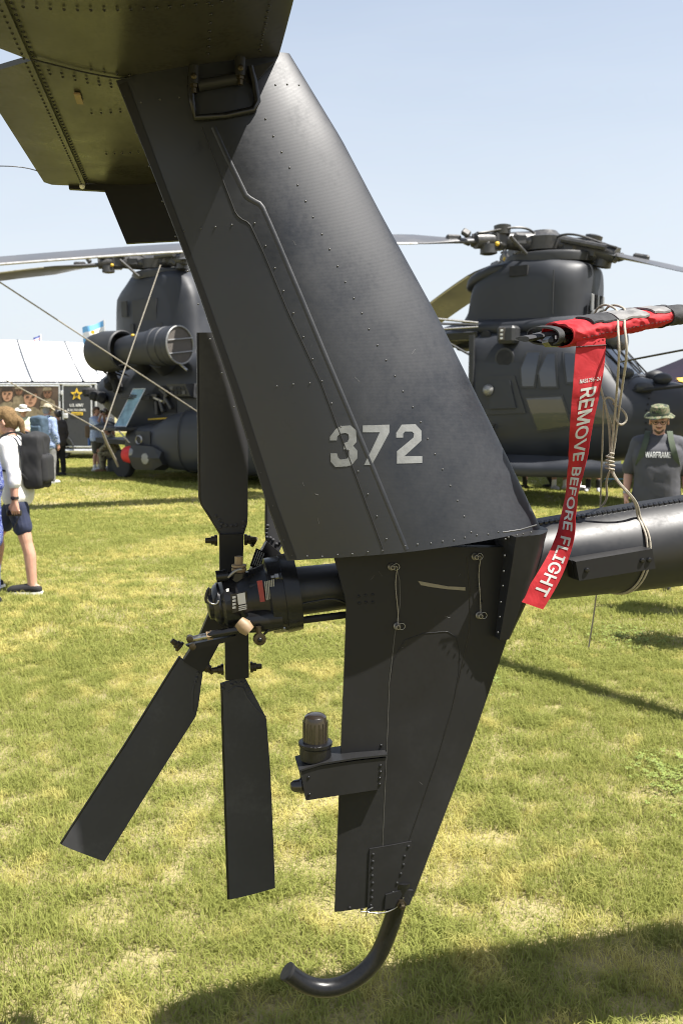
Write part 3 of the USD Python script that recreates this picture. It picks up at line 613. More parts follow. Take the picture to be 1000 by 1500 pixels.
gplate('inspection_dot', [(331, 863), (335, 862), (335.4, 866), (331.4, 867)], BL - 0.058, M_white)
# lower casting, drain and tan boot
h0, h1 = gb(412, 903, BL - 0.05), gb(366, 910, BL - 0.05)
lb.part('lower_housing', lathe([(0, 0.028), (0.03, 0.029), (0.07, 0.025), (0.075, 0.02)], h0, h1, 20), M_gloss, 35, p_gb)
lb.part('rubber_boot', tube([gb(350, 911, 0.02), gb(358, 918, 0.015), gb(366, 925, 0.012)], [0.013, 0.0165, 0.0125], 14), M_tan, 40, p_gb)
r0 = gb(380, 936, 0.015)
lb.part('rod_end', lathe([(-0.006, 0.006), (-0.005, 0.013), (0.006, 0.013), (0.007, 0.006)], r0, r0 - PT + FW * 0.2, 16), M_brass, 35, p_gb)
lb.part('rod_end_shank', tube([gb(378, 918, 0.015), gb(379, 930, 0.015)], 0.006, 10), M_brass, 35, p_gb)
lb.part('rod_end_hole', ball(r0 - PT * 0.006, 0.0055, 1), M_gloss, 60, p_gb)
ca, cb, cc = gb(275, 938, 0.06), gb(305, 931, 0.06), gb(352, 922, 0.05)
lb.part('pitch_control_arm', tube([cb, cc], [0.0085, 0.0085], 12), M_gloss, 50, p_gb)
lb.part('adjusting_rod', tube([ca, cb], 0.0065, 10), M_steel, 50, p_gb)
lb.part('arm_plate', boxpoly(pls([(272, 944), (300, 938), (345, 930), (346, 936), (300, 946), (280, 949)], 0.07), 0.06, 0.075), M_blk, False, p_gb)
for q in ((278, 936), (282, 947)):
    c = gb(*q, 0.058); lb.part('bolt', lathe([(-0.01, 0.0075), (0.006, 0.0075), (0.007, 0.004)], c, c - PT, 8), M_brass, 30, p_gb)
cl_ = gb(307, 931, 0.06); lb.part('lock_nut', lathe([(-0.006, 0.0095), (0.006, 0.0095)], cl_, cb + (cb - ca), 6), M_tan, 30, p_gb)
fk = spline(np.array([gb(*q, BL - 0.035) for q in [(305, 883), (303, 868), (306, 862), (307, 872)]]), 12)
lb.part('lead_wire', tube(fk, 0.003, 7), M_gloss, 60, p_gb)
fk = spline(np.array([gb(*q, BL - 0.045) for q in [(304, 878), (309, 884), (316, 885), (320, 880)]]), 12)
lb.part('lead_wire', tube(fk, 0.0022, 7), M_steel, 60, p_gb)

# --- tail rotor
RL = 0.24
hub = pl(344, 888, RL); HUB = W(hub[0], RL, hub[1])
p_hub = lb.part('tail_rotor_hub', lathe([(-0.13, 0.02), (-0.04, 0.022), (-0.035, 0.045), (0.03, 0.045), (0.034, 0.03), (0.06, 0.028), (0.062, 0.0)], HUB, HUB + PT, 24), M_blk, 35)
def tail_blade(LEp, TEp, roots, cuff, l, lit_side):
    F_ = Foil(pls(LEp, l), pls(TEp, l), l, 0.019, n=20, m=18, te=0.002)
    pb = lb.part('tail_rotor_blade', F_.mesh, M_blade, 35)
    lb.part('erosion_strip', F_.tube([(p[0] + 1.5, p[1]) for p in LEp], 0.0032, 30, 0.5, 8), M_gloss, 60, pb)
    P = pls(cuff, l); lb.part('blade_cuff', boxpoly(P, l - 0.016, l + 0.016), M_blk, False, pb)
    rv_ = []
    for q in roots:
        c = F_.hit(*q); rv_.append(dome_(F_.near(c)[0], -PT, 0.0042))
    lb.part('rivets', cat(rv_), M_blade, 40, pb, kind='stuff')
    return F_, pb
F1, b_up = tail_blade([(288, 487), (289, 600), (291, 734), (306, 757), (322, 783)], [(362, 487), (363, 600), (363, 760), (362, 768), (357, 783)],
    [(316, 756), (321, 762), (325, 767), (323, 772), (331, 770), (339, 770), (346, 769), (357, 764), (357, 771), (356, 776)], [(321, 782), (356, 781), (355, 842), (353, 880), (322, 880)], RL, 1)
F2, b_dn = tail_blade([(323, 1001), (326, 1110), (333, 1318)], [(358, 991), (390, 1052), (396, 1130), (403, 1301)],
    [(327, 1009), (327, 1003), (339, 1003), (345, 1001), (353, 1000), (359, 999), (360, 1004), (362, 1009), (367, 1014)], [(329, 905), (363, 902), (364, 990), (330, 994)], RL, 1)
F3, b_ll = tail_blade([(262, 962), (180, 1094), (88, 1236)], [(297, 985), (289, 1046), (223, 1150), (153, 1262)],
    [(286, 1000), (288, 993), (290, 986), (270, 968), (278, 972)], [(306, 896), (340, 905), (306, 968), (296, 983), (268, 966), (292, 930)], RL + 0.02, 1)
F4, b_ur = tail_blade([(389, 655), (388, 780), (390, 797)], [(470, 600), (452, 700), (426, 770), (407, 812)],
    [(392, 770), (391, 775), (390, 781), (391, 787), (396, 788), (400, 791), (405, 797), (410, 794)], [(390, 792), (411, 810), (372, 880), (340, 880)], RL + 0.02, 1)
lb.part('blade_strap', F2.tube([(334, 1014), (345, 1006), (356, 1008), (362, 1022), (376, 1040), (389, 1051)], 0.0025, 40, 0.2), M_blade, 60, b_dn)
lb.part('blade_strap', F3.tube([(287, 1045), (282, 1042), (282, 1015), (287, 992)], 0.0025, 30, 0.2), M_blade, 60, b_ll)
def bolt_pair(c, l, ang, half, pb):
    d = np.cos(ang) * FW + np.sin(ang) * np.array([0, 0, 1.0]); q = pl(*c, l); P = W(q[0], l, q[1])
    for s_ in (-1, 1):
        a = P + d * s_ * half
        lb.part('blade_bolt', lathe([(0, 0.013), (0.006, 0.013), (0.007, 0.010), (0.014, 0.010), (0.015, 0.007), (0.027, 0.006), (0.028, 0.0)], a, a + d * s_, 10), M_brass, 30, pb)
bolt_pair((338, 791), RL, 0.0, 0.031, b_up); bolt_pair((347, 979), RL, 0.03, 0.031, b_dn)
bolt_pair((282, 962), RL + .02, -0.72, 0.036, b_ll); bolt_pair((393, 806), RL + .02, -0.55, 0.036, b_ur)
lp = boxpoly(pls([(375, 803), (391, 811), (379, 834), (366, 829)], RL), RL - 0.0005, RL + 0.004); lb.part('data_plate', lp, M_gloss, False, b_ur)
for k in range(4):
    lb.part('label_line', boxpoly(pls([(377 + 3 * k, 806 + 1.2 * k), (378.5 + 3 * k, 806.6 + 1.2 * k), (370.5 + 3 * k, 828 + .8 * k), (369.2 + 3 * k, 827.4 + .8 * k)], RL - .001), RL - 0.0014, RL), M_plate, False, b_ur)

# --- main rotor: six drooping blades about a mast, and the fuselage that stands right of the frame
MU, ML, MZ = 4.45, 0.075, 2.42
for k in range(6):
    an = math.radians(180 - 60 * k) ; du, dl = math.cos(an), math.sin(an)
    rr = np.linspace(0.30, 4.17, 26); t = rr / 4.17
    zt = 1.926 if k == 0 else 2.07
    zz = MZ - (MZ - zt) * t ** 1.6
    rings = []
    for q, z in zip(rr, zz):
        c = np.array([MU + du * q, ML + dl * q, z]); ch = 0.185 if q < 4.05 else 0.185 * (1 - 0.55 * ((q - 4.05) / 0.12))
        x = 0.5 - 0.5 * np.cos(np.linspace(0, np.pi, 10)); h = naca(x, 0.021) / 2 * 1.0 + 0.001
        e = np.array([-dl, du, -0.10]); off = (0.25 - x) * ch
        up = c + off[:, None] * e + h[:, None] * [0, 0, 1]; lo = c + off[:, None] * e - h[:, None] * [0, 0, 1]
        rings.append(w3(np.vstack([up, lo[::-1][1:-1]])))
    pb = lb.part('main_rotor_blade', skin(rings), M_blade, 40)
    c = np.array([MU + du * 0.2, ML + dl * 0.2, MZ]); lb.part('blade_grip', tube([w3(c), w3(c + [du * 0.22, dl * 0.22, 0])], [0.05, 0.035], 12), M_blk, 40, pb)
mh = w3(np.array([MU, ML, MZ]))
q = pl(818, 500, 0.01); lb.part('tip_weight', rbox((0.062, 0.05, 0.022), W(q[0], 0.01, q[1]), np.stack([FW, PT, [0, 0, 1]], 1), 0.008), M_gloss, 30)
lb.part('tip_bolt', lathe([(0, 0.006), (0.004, 0.0055), (0.006, 0.002)], W(q[0] + 0.004, -0.015, q[1]), W(q[0] + 0.004, -1, q[1]), 12), M_brass, 30)
lb.part('rotor_mast', lathe([(-0.75, 0.06), (-0.1, 0.05), (-0.06, 0.2), (0.05, 0.2), (0.09, 0.1), (0.16, 0.05), (0.17, 0.0)], mh, mh + [0, 0, 1], 24), M_blk, 40)
st_ = [(2.45, 0.12, 1.60, 0.13), (2.7, 0.28, 1.55, 0.30), (3.1, 0.5, 1.42, 0.52), (3.7, 0.66, 1.25, 0.72), (4.5, 0.70, 1.15, 0.76), (5.2, 0.68, 1.10, 0.70), (5.9, 0.55, 1.0, 0.55), (6.3, 0.32, 0.92, 0.33), (6.45, 0.05, 0.9, 0.05)]
an = np.linspace(0, 2 * np.pi, 40, endpoint=False)
lb.part('fuselage', skin([w3(np.stack([np.full(40, u), 0.1 + hw * np.cos(an), zc + hh * np.sin(an)], 1)) for u, hw, zc, hh in st_]), M_blk, 40)
for s_ in (-1, 1):
    q = [(3.4, 0.1 + s_ * 0.95, 0.08), (3.6, 0.1 + s_ * 0.95, 0.04), (5.6, 0.1 + s_ * 0.95, 0.04), (6.1, 0.1 + s_ * 0.95, 0.2)]
    sk_ = lb.part('landing_skid', tube(spline(w3(np.array(q)), 24), 0.035, 12), M_blk, 40)
    for u in (4.0, 5.3): lb.part('skid_strut', tube(w3(np.array([(u, 0.1 + s_ * 0.95, 0.05), (u, 0.1 + s_ * 0.55, 0.62)])), 0.035, 10), M_blk, 40, sk_)
# ---------------------------------------------------------------- the large tandem-rotor helicopter behind
CH = -0.63; CF = np.array([math.cos(CH), math.sin(CH), 0]); CP = np.array([-math.sin(CH), math.cos(CH), 0]); CO = np.array([4.05, 17.3, 0.0])
def cw(a):
    a = np.asarray(a, float); return CO + a[..., :1] * CF + a[..., 1:2] * CP + a[..., 2:3] * np.array([0, 0, 1.0])
M_ch = plain('dull_black_paint', (0.021, 0.023, 0.028), 0.52, spec=0.42, vary=0.3, scale=1.6, rvary=0.1)
M_ch2 = plain('dull_black_panel', (0.020, 0.021, 0.023), 0.55, vary=0.2, scale=3.0)
M_chd = plain('dark_cavity', (0.008, 0.008, 0.009), 0.8)
M_cbl = plain('grey_rotor_blade', (0.065, 0.066, 0.07), 0.38, vary=0.2, scale=1.2)
M_oil = plain('greasy_rotor_parts', (0.035, 0.034, 0.033), 0.42, vary=0.4, scale=12)
M_tyre = plain('tyre_rubber', (0.02, 0.02, 0.02), 0.85)
M_rope = plain('hemp_rope', (0.26, 0.235, 0.19), 0.8, vary=0.3, scale=180, bump=0.5, bscale=420)
M_amber = plain('yellow_marking', (0.55, 0.36, 0.03), 0.5)
M_mesh_ = mat('intake_screen', {'g': ('texture_coordinate', {}), 'mp': ('mapping', {'scale': (14, 14, 60)}), 'n': ('noise_texture', {'scale': 3.0, 'detail': 4}),
    'r': ('rgb_ramp', {'ramp': [(0.3, (0.035, 0.03, 0.027)), (0.7, (0.12, 0.105, 0.09))]}), 'p': ('principled_bsdf', {'roughness': 0.7})},
    [('g.object', 'mp.vector'), ('mp.vector', 'n.vector'), ('n.fac', 'r.fac'), ('r.color', 'p.base_color')])
M_glass = mat('cockpit_glass', {'f': ('fresnel', {'IOR': 1.7}), 'g': ('glossy_bsdf', {'roughness': 0.02, 'color': (0.95, 0.97, 1.0)}), 't': ('transparent_bsdf', {'color': (0.42, 0.46, 0.48)}), 'm': ('mix_closure', {})},
    [('f.fac', 'm.fac'), ('t.BSDF', 'm.closure1'), ('g.BSDF', 'm.closure2')], surface='m.closure')
M_redcap = plain('red_cover', (0.55, 0.03, 0.03), 0.6)
M_seat = plain('cabin_lining', (0.05, 0.055, 0.06), 0.8)

ch = Thing('tandem_helicopter', 'large black tandem-rotor transport helicopter parked on the grass behind the tail fin', 'helicopter', CO, CH)
# fuselage sections: x, half width, z bottom, z top, squareness
FS = [(2.78, 0.10, 1.62, 1.80, 2.0), (2.72, 0.36, 1.35, 2.02, 2.0), (2.5, 0.62, 1.12, 2.16, 2.1), (2.1, 0.90, 0.90, 2.24, 2.3), (1.75, 1.05, 0.82, 2.30, 2.5), (1.35, 1.15, 0.77, 2.72, 2.7),
      (1.0, 1.21, 0.74, 3.08, 3.0), (0.5, 1.25, 0.72, 3.25, 3.2), (-0.5, 1.26, 0.70, 3.32, 3.4), (-1.1, 1.26, 0.70, 3.34, 3.4)]
FB = [(-2.9, 1.26, 0.70, 3.30, 3.4), (-5.0, 1.26, 0.70, 3.22, 3.4), (-8.0, 1.26, 0.70, 3.16, 3.2), (-9.3, 1.26, 0.72, 3.12, 3.0), (-10.4, 1.26, 0.85, 3.0, 2.8), (-11.4, 1.22, 1.15, 2.85, 2.6), (-12.2, 1.05, 1.6, 2.72, 2.4), (-12.55, 0.8, 1.85, 2.6, 2.2)]
AN = np.linspace(0, 2 * np.pi, 56, endpoint=False)
def sect(x, w, zb, zt, e):
    c, s = np.cos(AN), np.sin(AN)
    return np.stack([np.full(56, x), w * np.sign(c) * np.abs(c) ** (2 / e), (zb + zt) / 2 + (zt - zb) / 2 * np.sign(s) * np.abs(s) ** (2 / e)], 1)
def interp_sections(S, n):
    S = np.array(S); x = np.linspace(S[0, 0], S[-1, 0], n); o = -S[:, 0]
    from scipy.interpolate import PchipInterpolator
    return [tuple([xx] + [float(PchipInterpolator(o, S[:, k])(-xx)) for k in range(1, 5)]) for xx in x]
fs = interp_sections(FS, 46); fb = interp_sections(FB, 40)
def body_y(x, z):
    """Half width of the forward fuselage at (x, z)."""
    S = np.array(fs + fb); o = np.argsort(S[:, 0]); S = S[o]
    w, zb, zt, e = (np.interp(x, S[:, 0], S[:, k]) for k in range(1, 5))
    s = np.clip(np.abs((z - (zb + zt) / 2) / ((zt - zb) / 2)), 0, 0.995)
    return w * (1 - s ** e) ** (1 / e)
p_ff = ch.part('nose_section', skin([cw(sect(*s)) for s in fs]), M_ch, 40)
p_fb = ch.part('cabin', skin([cw(sect(*s)) for s in fb]), M_ch, 40)
# doorway between the two sections: roof and floor run on, the openings stay
ch.part('cabin_roof', skin([cw(np.array([(x, y, z) for y, z in [(-1.05, 3.18), (-0.7, 3.32), (0.7, 3.32), (1.05, 3.18), (1.0, 3.05), (-1.0, 3.05)]])) for x in (-2.92, -1.08)]), M_ch, False)
ch.part('cabin_side', skin([cw(np.array([(x, y, z) for y, z in [(-1.26, 0.72), (-1.27, 1.62), (-1.2, 1.62), (-1.2, 0.72)]])) for x in (-2.92, -1.08)]), M_ch, False)
ch.part('cabin_side', skin([cw(np.array([(x, y, z) for y, z in [(1.26, 0.72), (1.27, 1.62), (1.2, 1.62), (1.2, 0.72)]])) for x in (-2.92, -1.08)]), M_ch, False)
ch.part('cabin_floor', skin([cw(np.array([(x, y, z) for y, z in [(-1.2, 0.72), (1.2, 0.72), (1.2, 0.8), (-1.2, 0.8)]])) for x in (-2.92, -1.08)]), M_chd, False)
ch.part('door_post', cw_box := rbox((0.1, 0.06, 1.5), cw(np.array([-1.06, -1.27, 2.35])), np.stack([CF, CP, [0, 0, 1]], 1)), M_ch2, False)
def on_body(P, off):
    """(x, z) outline pressed onto the starboard side, as a thin plate."""
    P = np.asarray(P, float); v2, f2 = trimesh.creation.triangulate_polygon(Polygon(P).buffer(0), engine='earcut')
    m = trimesh.Trimesh(np.c_[v2, np.zeros(len(v2))], f2, process=True).subdivide_to_size(0.12, max_iter=9)
    q = np.asarray(m.vertices)[:, :2]; F = np.asarray(m.faces); y = body_y(q[:, 0], q[:, 1])
    top = cw(np.stack([q[:, 0], -y - off, q[:, 1]], 1)); bot = cw(np.stack([q[:, 0], -y + 0.02, q[:, 1]], 1)); N = len(q)
    e = np.vstack([F[:, [0, 1]], F[:, [1, 2]], F[:, [2, 0]]]); es = np.sort(e, 1); _, inv, cn = np.unique(es, axis=0, return_inverse=True, return_counts=True)
    b = e[cn[inv.ravel()] == 1]
    mm = trimesh.Trimesh(np.vstack([top, bot]), np.vstack([F, F[:, ::-1] + N, np.stack([b[:, 1], b[:, 0], b[:, 0] + N], 1), np.stack([b[:, 1], b[:, 0] + N, b[:, 1] + N], 1)]), process=False)
    n_ = np.cross(mm.vertices[F[:, 1]] - mm.vertices[F[:, 0]], mm.vertices[F[:, 2]] - mm.vertices[F[:, 0]]).sum(0)
    if n_ @ CP > 0: mm.invert()
    return mm
M_pane = mat('window_pane', {'f': ('fresnel', {'IOR': 1.55}), 'g': ('glossy_bsdf', {'roughness': 0.015, 'color': (0.95, 0.97, 1.0)}), 'd': ('principled_bsdf', {'base_color': (0.012, 0.013, 0.015), 'roughness': 0.3}), 'm': ('mix_closure', {})},
    [('f.fac', 'm.fac'), ('d.BSDF', 'm.closure1'), ('g.BSDF', 'm.closure2')], surface='m.closure')
def window(P, name='cockpit_window', t=0.035):
    P = Polygon(P); ring = P.buffer(t, join_style=2)
    w = ch.part(name, on_body(list(ring.exterior.coords)[:-1], 0.012), M_ch2, False)
    ch.part('pane', on_body(list(P.exterior.coords)[:-1], 0.018), M_pane, 30, w)
window([(-0.06, 2.46), (0.04, 2.75), (0.27, 2.74), (0.2, 2.14), (-0.02, 2.14)])
window([(0.29, 2.38), (0.42, 2.71), (0.55, 2.71), (0.63, 2.13), (0.34, 2.13)])
window([(0.06, 1.92), (0.72, 1.95), (0.9, 1.44), (0.29, 1.35)], 'chin_window')
window([(0.72, 2.72), (1.0, 2.70), (1.12, 2.22), (0.82, 2.2)])
window([(1.0, 2.0), (1.45, 1.95), (1.7, 1.5), (1.15, 1.45)], 'chin_window')
# windscreen: three panes following the sloping brow
def brow(x, y):
    S = np.array(fs); o = np.argsort(S[:, 0]); S = S[o]; w, zb, zt, e = (np.interp(x, S[:, 0], S[:, k]) for k in range(1, 5))
    return (zb + zt) / 2 + (zt - zb) / 2 * (1 - np.clip(np.abs(y) / w, 0, 0.98) ** e) ** (1 / e)
for y0, y1 in ((-0.86, -0.40), (-0.32, 0.32), (0.40, 0.86)):
    def sheet(xa, xb, ya, yb, off):
        xs, ys = np.linspace(xa, xb, 9), np.linspace(ya, yb, 7); X_, Y_ = np.meshgrid(xs, ys, indexing='ij')
        n = np.array([0.64, 0, 0.77]); top = np.stack([X_, Y_, brow(X_, Y_)], -1) + n * off; bot = np.stack([X_, Y_, brow(X_, Y_)], -1) - n * 0.02
        return skin([cw(np.vstack([top[i], bot[i][::-1]])) for i in range(9)])
    w = ch.part('windscreen_frame', sheet(1.06, 1.72, y0 - 0.035, y1 + 0.035, 0.014), M_ch2, 40)
    ch.part('pane', sheet(1.12, 1.66, y0, y1, 0.022), M_pane, 40, w)
    ch.part('wiper', tube([cw(np.array([1.68, (y0 + y1) / 2 + 0.1, brow(1.68, (y0 + y1) / 2) + 0.05])), cw(np.array([1.25, (y0 + y1) / 2 - 0.08, brow(1.25, (y0 + y1) / 2) + 0.05]))], 0.018, 6), M_chd, 40, w)
# side fittings
ch.part('armour_panel', on_body([(-0.74, 2.34), (-0.18, 2.34), (0.06, 1.66), (-0.74, 1.62)], 0.02), M_ch2, False)
ch.part('armour_panel', on_body([(-0.66, 2.25), (-0.26, 2.25), (-0.12, 1.75), (-0.66, 1.73)], 0.05), M_ch, False)
def side_disc(x, z, r, off, name, m_, dome=False, parent=None):
    c = cw(np.array([x, -body_y(x, z) - off, z]))
    return ch.part(name, lathe([(-0.08, r), (0.0, r), (0.001, 0)] if not dome else [(-0.08, r), (0, r), (0.6 * r, r * 0.75), (0.95 * r, r * 0.35), (r, 0)], c, c - CP, 20), m_, 40, parent)
v_ = side_disc(-0.41, 2.66, 0.19, 0.012, 'vent_port', M_ch2); side_disc(-0.41, 2.66, 0.155, 0.018, 'vent_hole', M_chd, False, v_)
l_ = side_disc(-0.68, 2.08, 0.12, 0.06, 'side_lamp', M_ch2); side_disc(-0.68, 2.08, 0.105, 0.07, 'lamp_glass', M_plate, True, l_)
side_disc(-0.9, 3.1, 0.10, 0.02, 'exhaust_port', M_chd)
bxr = np.stack([CF, CP, [0, 0, 1]], 1)
sbx_ = ch.part('sensor_box', rbox((0.36, 0.3, 0.32), cw(np.array([-0.34, -1.22, 3.08])), bxr, 0.05), M_ch2, False)
ch.part('sensor_window', rbox((0.12, 0.02, 0.22), cw(np.array([-0.40, -1.375, 3.09])), bxr), M_mesh_, False, sbx_)
for k in range(3): ch.part('sensor_light', rbox((0.05, 0.015, 0.035), cw(np.array([-0.40, -1.388, 3.01 + 0.07 * k])), bxr), M_white, False, sbx_)
ch.part('door_strut', tube([cw(np.array([-0.55, -1.30, 1.45])), cw(np.array([-0.70, -1.32, 0.95]))], 0.025, 8), M_chd, 40)
ch.part('strut_foot', ball(cw(np.array([-0.50, -1.30, 0.78])), 0.07, 1), M_ch2, 40)
# hoist on the door post
hz_ = cw(np.array([-1.72, -1.75, 3.32]))
hoist = ch.part('rescue_hoist', lathe([(-0.24, 0.0), (-0.2, 0.12), (-0.05, 0.16), (0.16, 0.15), (0.22, 0.08), (0.23, 0)], hz_, hz_ + np.array([0.25, 0.1, -1.0]), 18), M_ch2, 40)
for dz in (0.1, 0.0, -0.12): ch.part('hoist_arm', tube([hz_ + np.array([0, 0, dz]), cw(np.array([-0.98, -1.2, 3.30 + dz * 0.35]))], 0.022, 8), M_steel if dz else M_ch2, 40, hoist)
ch.part('hoist_brace', tube([hz_ + np.array([0, 0, -0.15]), cw(np.array([-1.06, -1.27, 2.72]))], 0.022, 8), M_ch2, 40, hoist)
ch.part('hoist_aerial', tube([hz_ + np.array([-0.14, 0, 0.1]), hz_ + np.array([-0.14, 0, 0.42])], 0.012, 6), M_chd, 40, hoist)
# refuelling probe along the starboard side
ch.part('refuel_probe', tube([cw(np.array(q)) for q in [(-1.2, -1.55, 0.63), (0.3, -1.58, 0.65), (3.4, -1.6, 0.74), (5.2, -1.6, 0.80)]], [0.10, 0.125, 0.125, 0.10], 20), M_ch, 40)
ch.part('probe_fairing', skin([cw(np.array([(x, -1.2, 0.9 * z0 + 0.1), (x, -1.5 * w_ - (1 - w_) * 1.2, 0.72), (x, -1.3, 0.58), (x, -1.15, 0.62)])) for x, w_, z0 in ((-0.9, 0.2, 0.8), (-0.3, 1, 0.88), (0.9, 1, 0.88), (1.5, 0.2, 0.8))]), M_ch, 40)
# pitot boom and its red cover
pt = cw(np.array([1.55, -0.75, 2.02])); pe_ = cw(np.array([2.75, -0.95, 2.12]))
pit = ch.part('pitot_boom', tube([pt, pe_, pe_ + CF * 0.5], [0.035, 0.03, 0.022], 10), M_chd, 40)
for (x, y, z) in ((1.62, -0.62, 2.36), (1.9, 0.2, 2.33), (2.2, -0.35, 2.26), (2.0, -0.72, 2.1)):
    c = cw(np.array([x, y, z])); ch.part('nose_blister', ball(c, 0.14, 2, (1.2, 1.0, 0.75)), M_ch2, 40)
rr_ = []
for k in range(16):
    a = math.pi * (0.15 + 0.7 * k / 15)
    rr_.append(cw(np.array([2.12, -0.9 * math.sin(a) * 1.02, 1.55 + 0.75 * math.cos(a)])))
ch.part('nose_bolts', cat([ball(c, 0.018, 1) for c in rr_]), M_chd, 40, kind='stuff')
# landing gear
def wheel(x, y, r=0.36, w=0.22):
    c = cw(np.array([x, y, r])); t = np.linspace(0, np.pi, 9)
    prof = [(-w / 2 + 0.0, r * 0.55)] + [(-w / 2 * np.cos(a), r * (0.86 + 0.14 * np.sin(a))) for a in t] + [(w / 2, r * 0.55)]
    p = ch.part('wheel', lathe(prof, c, c + CP, 32), M_tyre, 40)
    ch.part('hub', lathe([(-w * 0.42, 0.0), (-w * 0.4, r * 0.2), (-w * 0.25, r * 0.5), (-w * 0.3, r * 0.56), (w * 0.3, r * 0.56), (w * 0.4, 0.0)], c, c + CP, 24), M_ch2, 40, p)
    ch.part('gear_leg', tube([c + [0, 0, 0.05], cw(np.array([x + 0.25, y * 0.86, 1.0]))], 0.05, 10), M_steel, 40, p)
wheel(-10.45, -1.72); wheel(-10.45, 1.72); wheel(-1.9, -1.35); wheel(-1.9, -1.05); wheel(-1.9, 1.35); wheel(-1.9, 1.05)
# sponsons (long fuel tanks)
def sponson(s_):
    S = []
    for x, yo, zb, zt in ((-10.75, 1.28, 0.62, 0.98), (-10.6, 1.55, 0.5, 1.22), (-10.1, 1.85, 0.40, 1.30), (-9.3, 1.93, 0.36, 1.38), (-9.15, 1.95, 0.34, 1.42), (-8.7, 2.06, 0.28, 1.60), (-8.1, 2.1, 0.26, 1.70), (-6.5, 2.12, 0.25, 1.76), (-4.5, 2.1, 0.26, 1.74), (-3.6, 2.0, 0.32, 1.62), (-3.1, 1.7, 0.5, 1.35), (-2.95, 1.3, 0.7, 1.1)):
        c, s = np.cos(AN), np.sin(AN); yc = 0.95 + (yo - 0.95) / 2
        S.append(cw(np.stack([np.full(56, x), s_ * (yc + (yo - 0.95) / 2 * np.sign(c) * np.abs(c) ** 0.75), (zb + zt) / 2 + (zt - zb) / 2 * np.sign(s) * np.abs(s) ** 0.75], 1)))
    m = skin(S); return ch.part('fuel_sponson', m, M_ch, 40)
p_sp1 = sponson(-1); sponson(1)
for x in (-8.1, -6.9):
    yo = 2.11; c, s = np.cos(AN), np.sin(AN); yc = 0.95 + (yo + 0.012 - 0.95) / 2
    loop = cw(np.stack([np.full(56, x), -(yc + (yo + 0.012 - 0.95) / 2 * np.sign(c) * np.abs(c) ** 0.75), 0.985 + 0.745 * np.sign(s) * np.abs(s) ** 0.75], 1))
    ch.part('sponson_band', tube(np.vstack([loop, loop[:1]]), 0.012, 6, False), M_ch2, 60, p_sp1)
ch.part('sponson_hatch', rbox((0.5, 0.03, 0.34), cw(np.array([-9.45, -1.955, 1.02])), bxr), M_ch2, False, p_sp1)
# formation light pod on the sponson
lp_ = ch.part('gear_pod', skin([cw(np.array([(x, y, z) for y, z in [(-1.75, zb_), (-1.75, zt_), (-2.12, zt_ - 0.04), (-2.2, (zb_ + zt_) / 2), (-2.1, zb_ + 0.03)]])) for x, zb_, zt_ in ((-9.72, 0.32, 0.88), (-9.6, 0.24, 0.90), (-8.95, 0.26, 0.88), (-8.65, 0.40, 0.76))]), M_ch2, False)
cc_ = cw(np.array([-9.78, -1.98, 0.62])); ch.part('red_plug', lathe([(-0.05, 0.2), (0.12, 0.21), (0.24, 0.18), (0.29, 0.1), (0.3, 0)], cc_, cc_ - CF + CP * -0.25, 18), M_redcap, 40, lp_)
cc_ = cw(np.array([-9.70, -2.0, 0.64])); ch.part('plug_ring', lathe([(-0.06, 0.2), (0.05, 0.2), (0.06, 0.17)], cc_, cc_ - CF + CP * -0.25, 18), M_plate, 40, lp_)
cc_ = cw(np.array([-9.15, -2.17, 0.55])); ch.part('round_light', lathe([(-0.03, 0.13), (0.02, 0.13), (0.03, 0.1), (0.035, 0.0)], cc_, cc_ - CP, 18), M_plate, 40, lp_)
cc_ = cw(np.array([-9.5, -2.05, 0.98])); ch.part('lifting_ring', tube(cc_ + 0.1 * (np.cos(np.linspace(0, 2 * np.pi, 18))[:, None] * CF + np.sin(np.linspace(0, 2 * np.pi, 18))[:, None] * np.array([0, 0, 1])), 0.022, 6, False), M_steel, 60, lp_)
# window, gun port, step, display board stays separate
gp = ch.part('gun_port', on_body([(-9.72, 2.28), (-9.02, 2.28), (-9.02, 1.62), (-9.78, 1.62), (-9.85, 1.75), (-9.85, 2.18)], 0.012), M_chd, False)
for k, (x, z) in enumerate([(-9.75, 2.05), (-9.55, 1.95), (-9.35, 2.12), (-9.2, 1.85), (-9.45, 1.8), (-9.62, 1.74), (-9.3, 2.0)]):
    ch.part('gun_part', rbox((0.34, 0.2, 0.08), cw(np.array([x, -1.30, z])), trimesh.transformations.rotation_matrix(0.3 * k, CP)[:3, :3] @ bxr, 0.02), M_steel if k == 1 else M_oil, False, gp)
ch.part('gun_barrels', cat([tube([cw(np.array([-9.8, -1.4 - 0.04 * math.cos(a), 1.98 + 0.05 * math.sin(a)])), cw(np.array([-10.45, -1.75 - 0.04 * math.cos(a), 2.03 + 0.05 * math.sin(a)]))], 0.014, 6) for a in np.linspace(0, 6.28, 7)[:-1]]), M_oil, 40, gp)
fd = ch.part('flare_dispenser', skin([cw(np.array([(x, -1.2, 2.32), (x, -1.62, 2.30), (x + 0.25 * s_, -1.55, 2.02), (x + .1 * s_, -1.2, 1.95)])) for x, s_ in ((-9.0, 1), (-8.35, 0.4))]), M_ch2, False)
for k in range(4):
    for j in range(2): ch.part('flare_cell', rbox((0.11, 0.02, 0.09), cw(np.array([-8.82 + 0.13 * k, -1.60 + 0.012 * j, 2.21 - 0.11 * j])), bxr), M_chd if (k + j) % 4 else M_oil, False, fd)
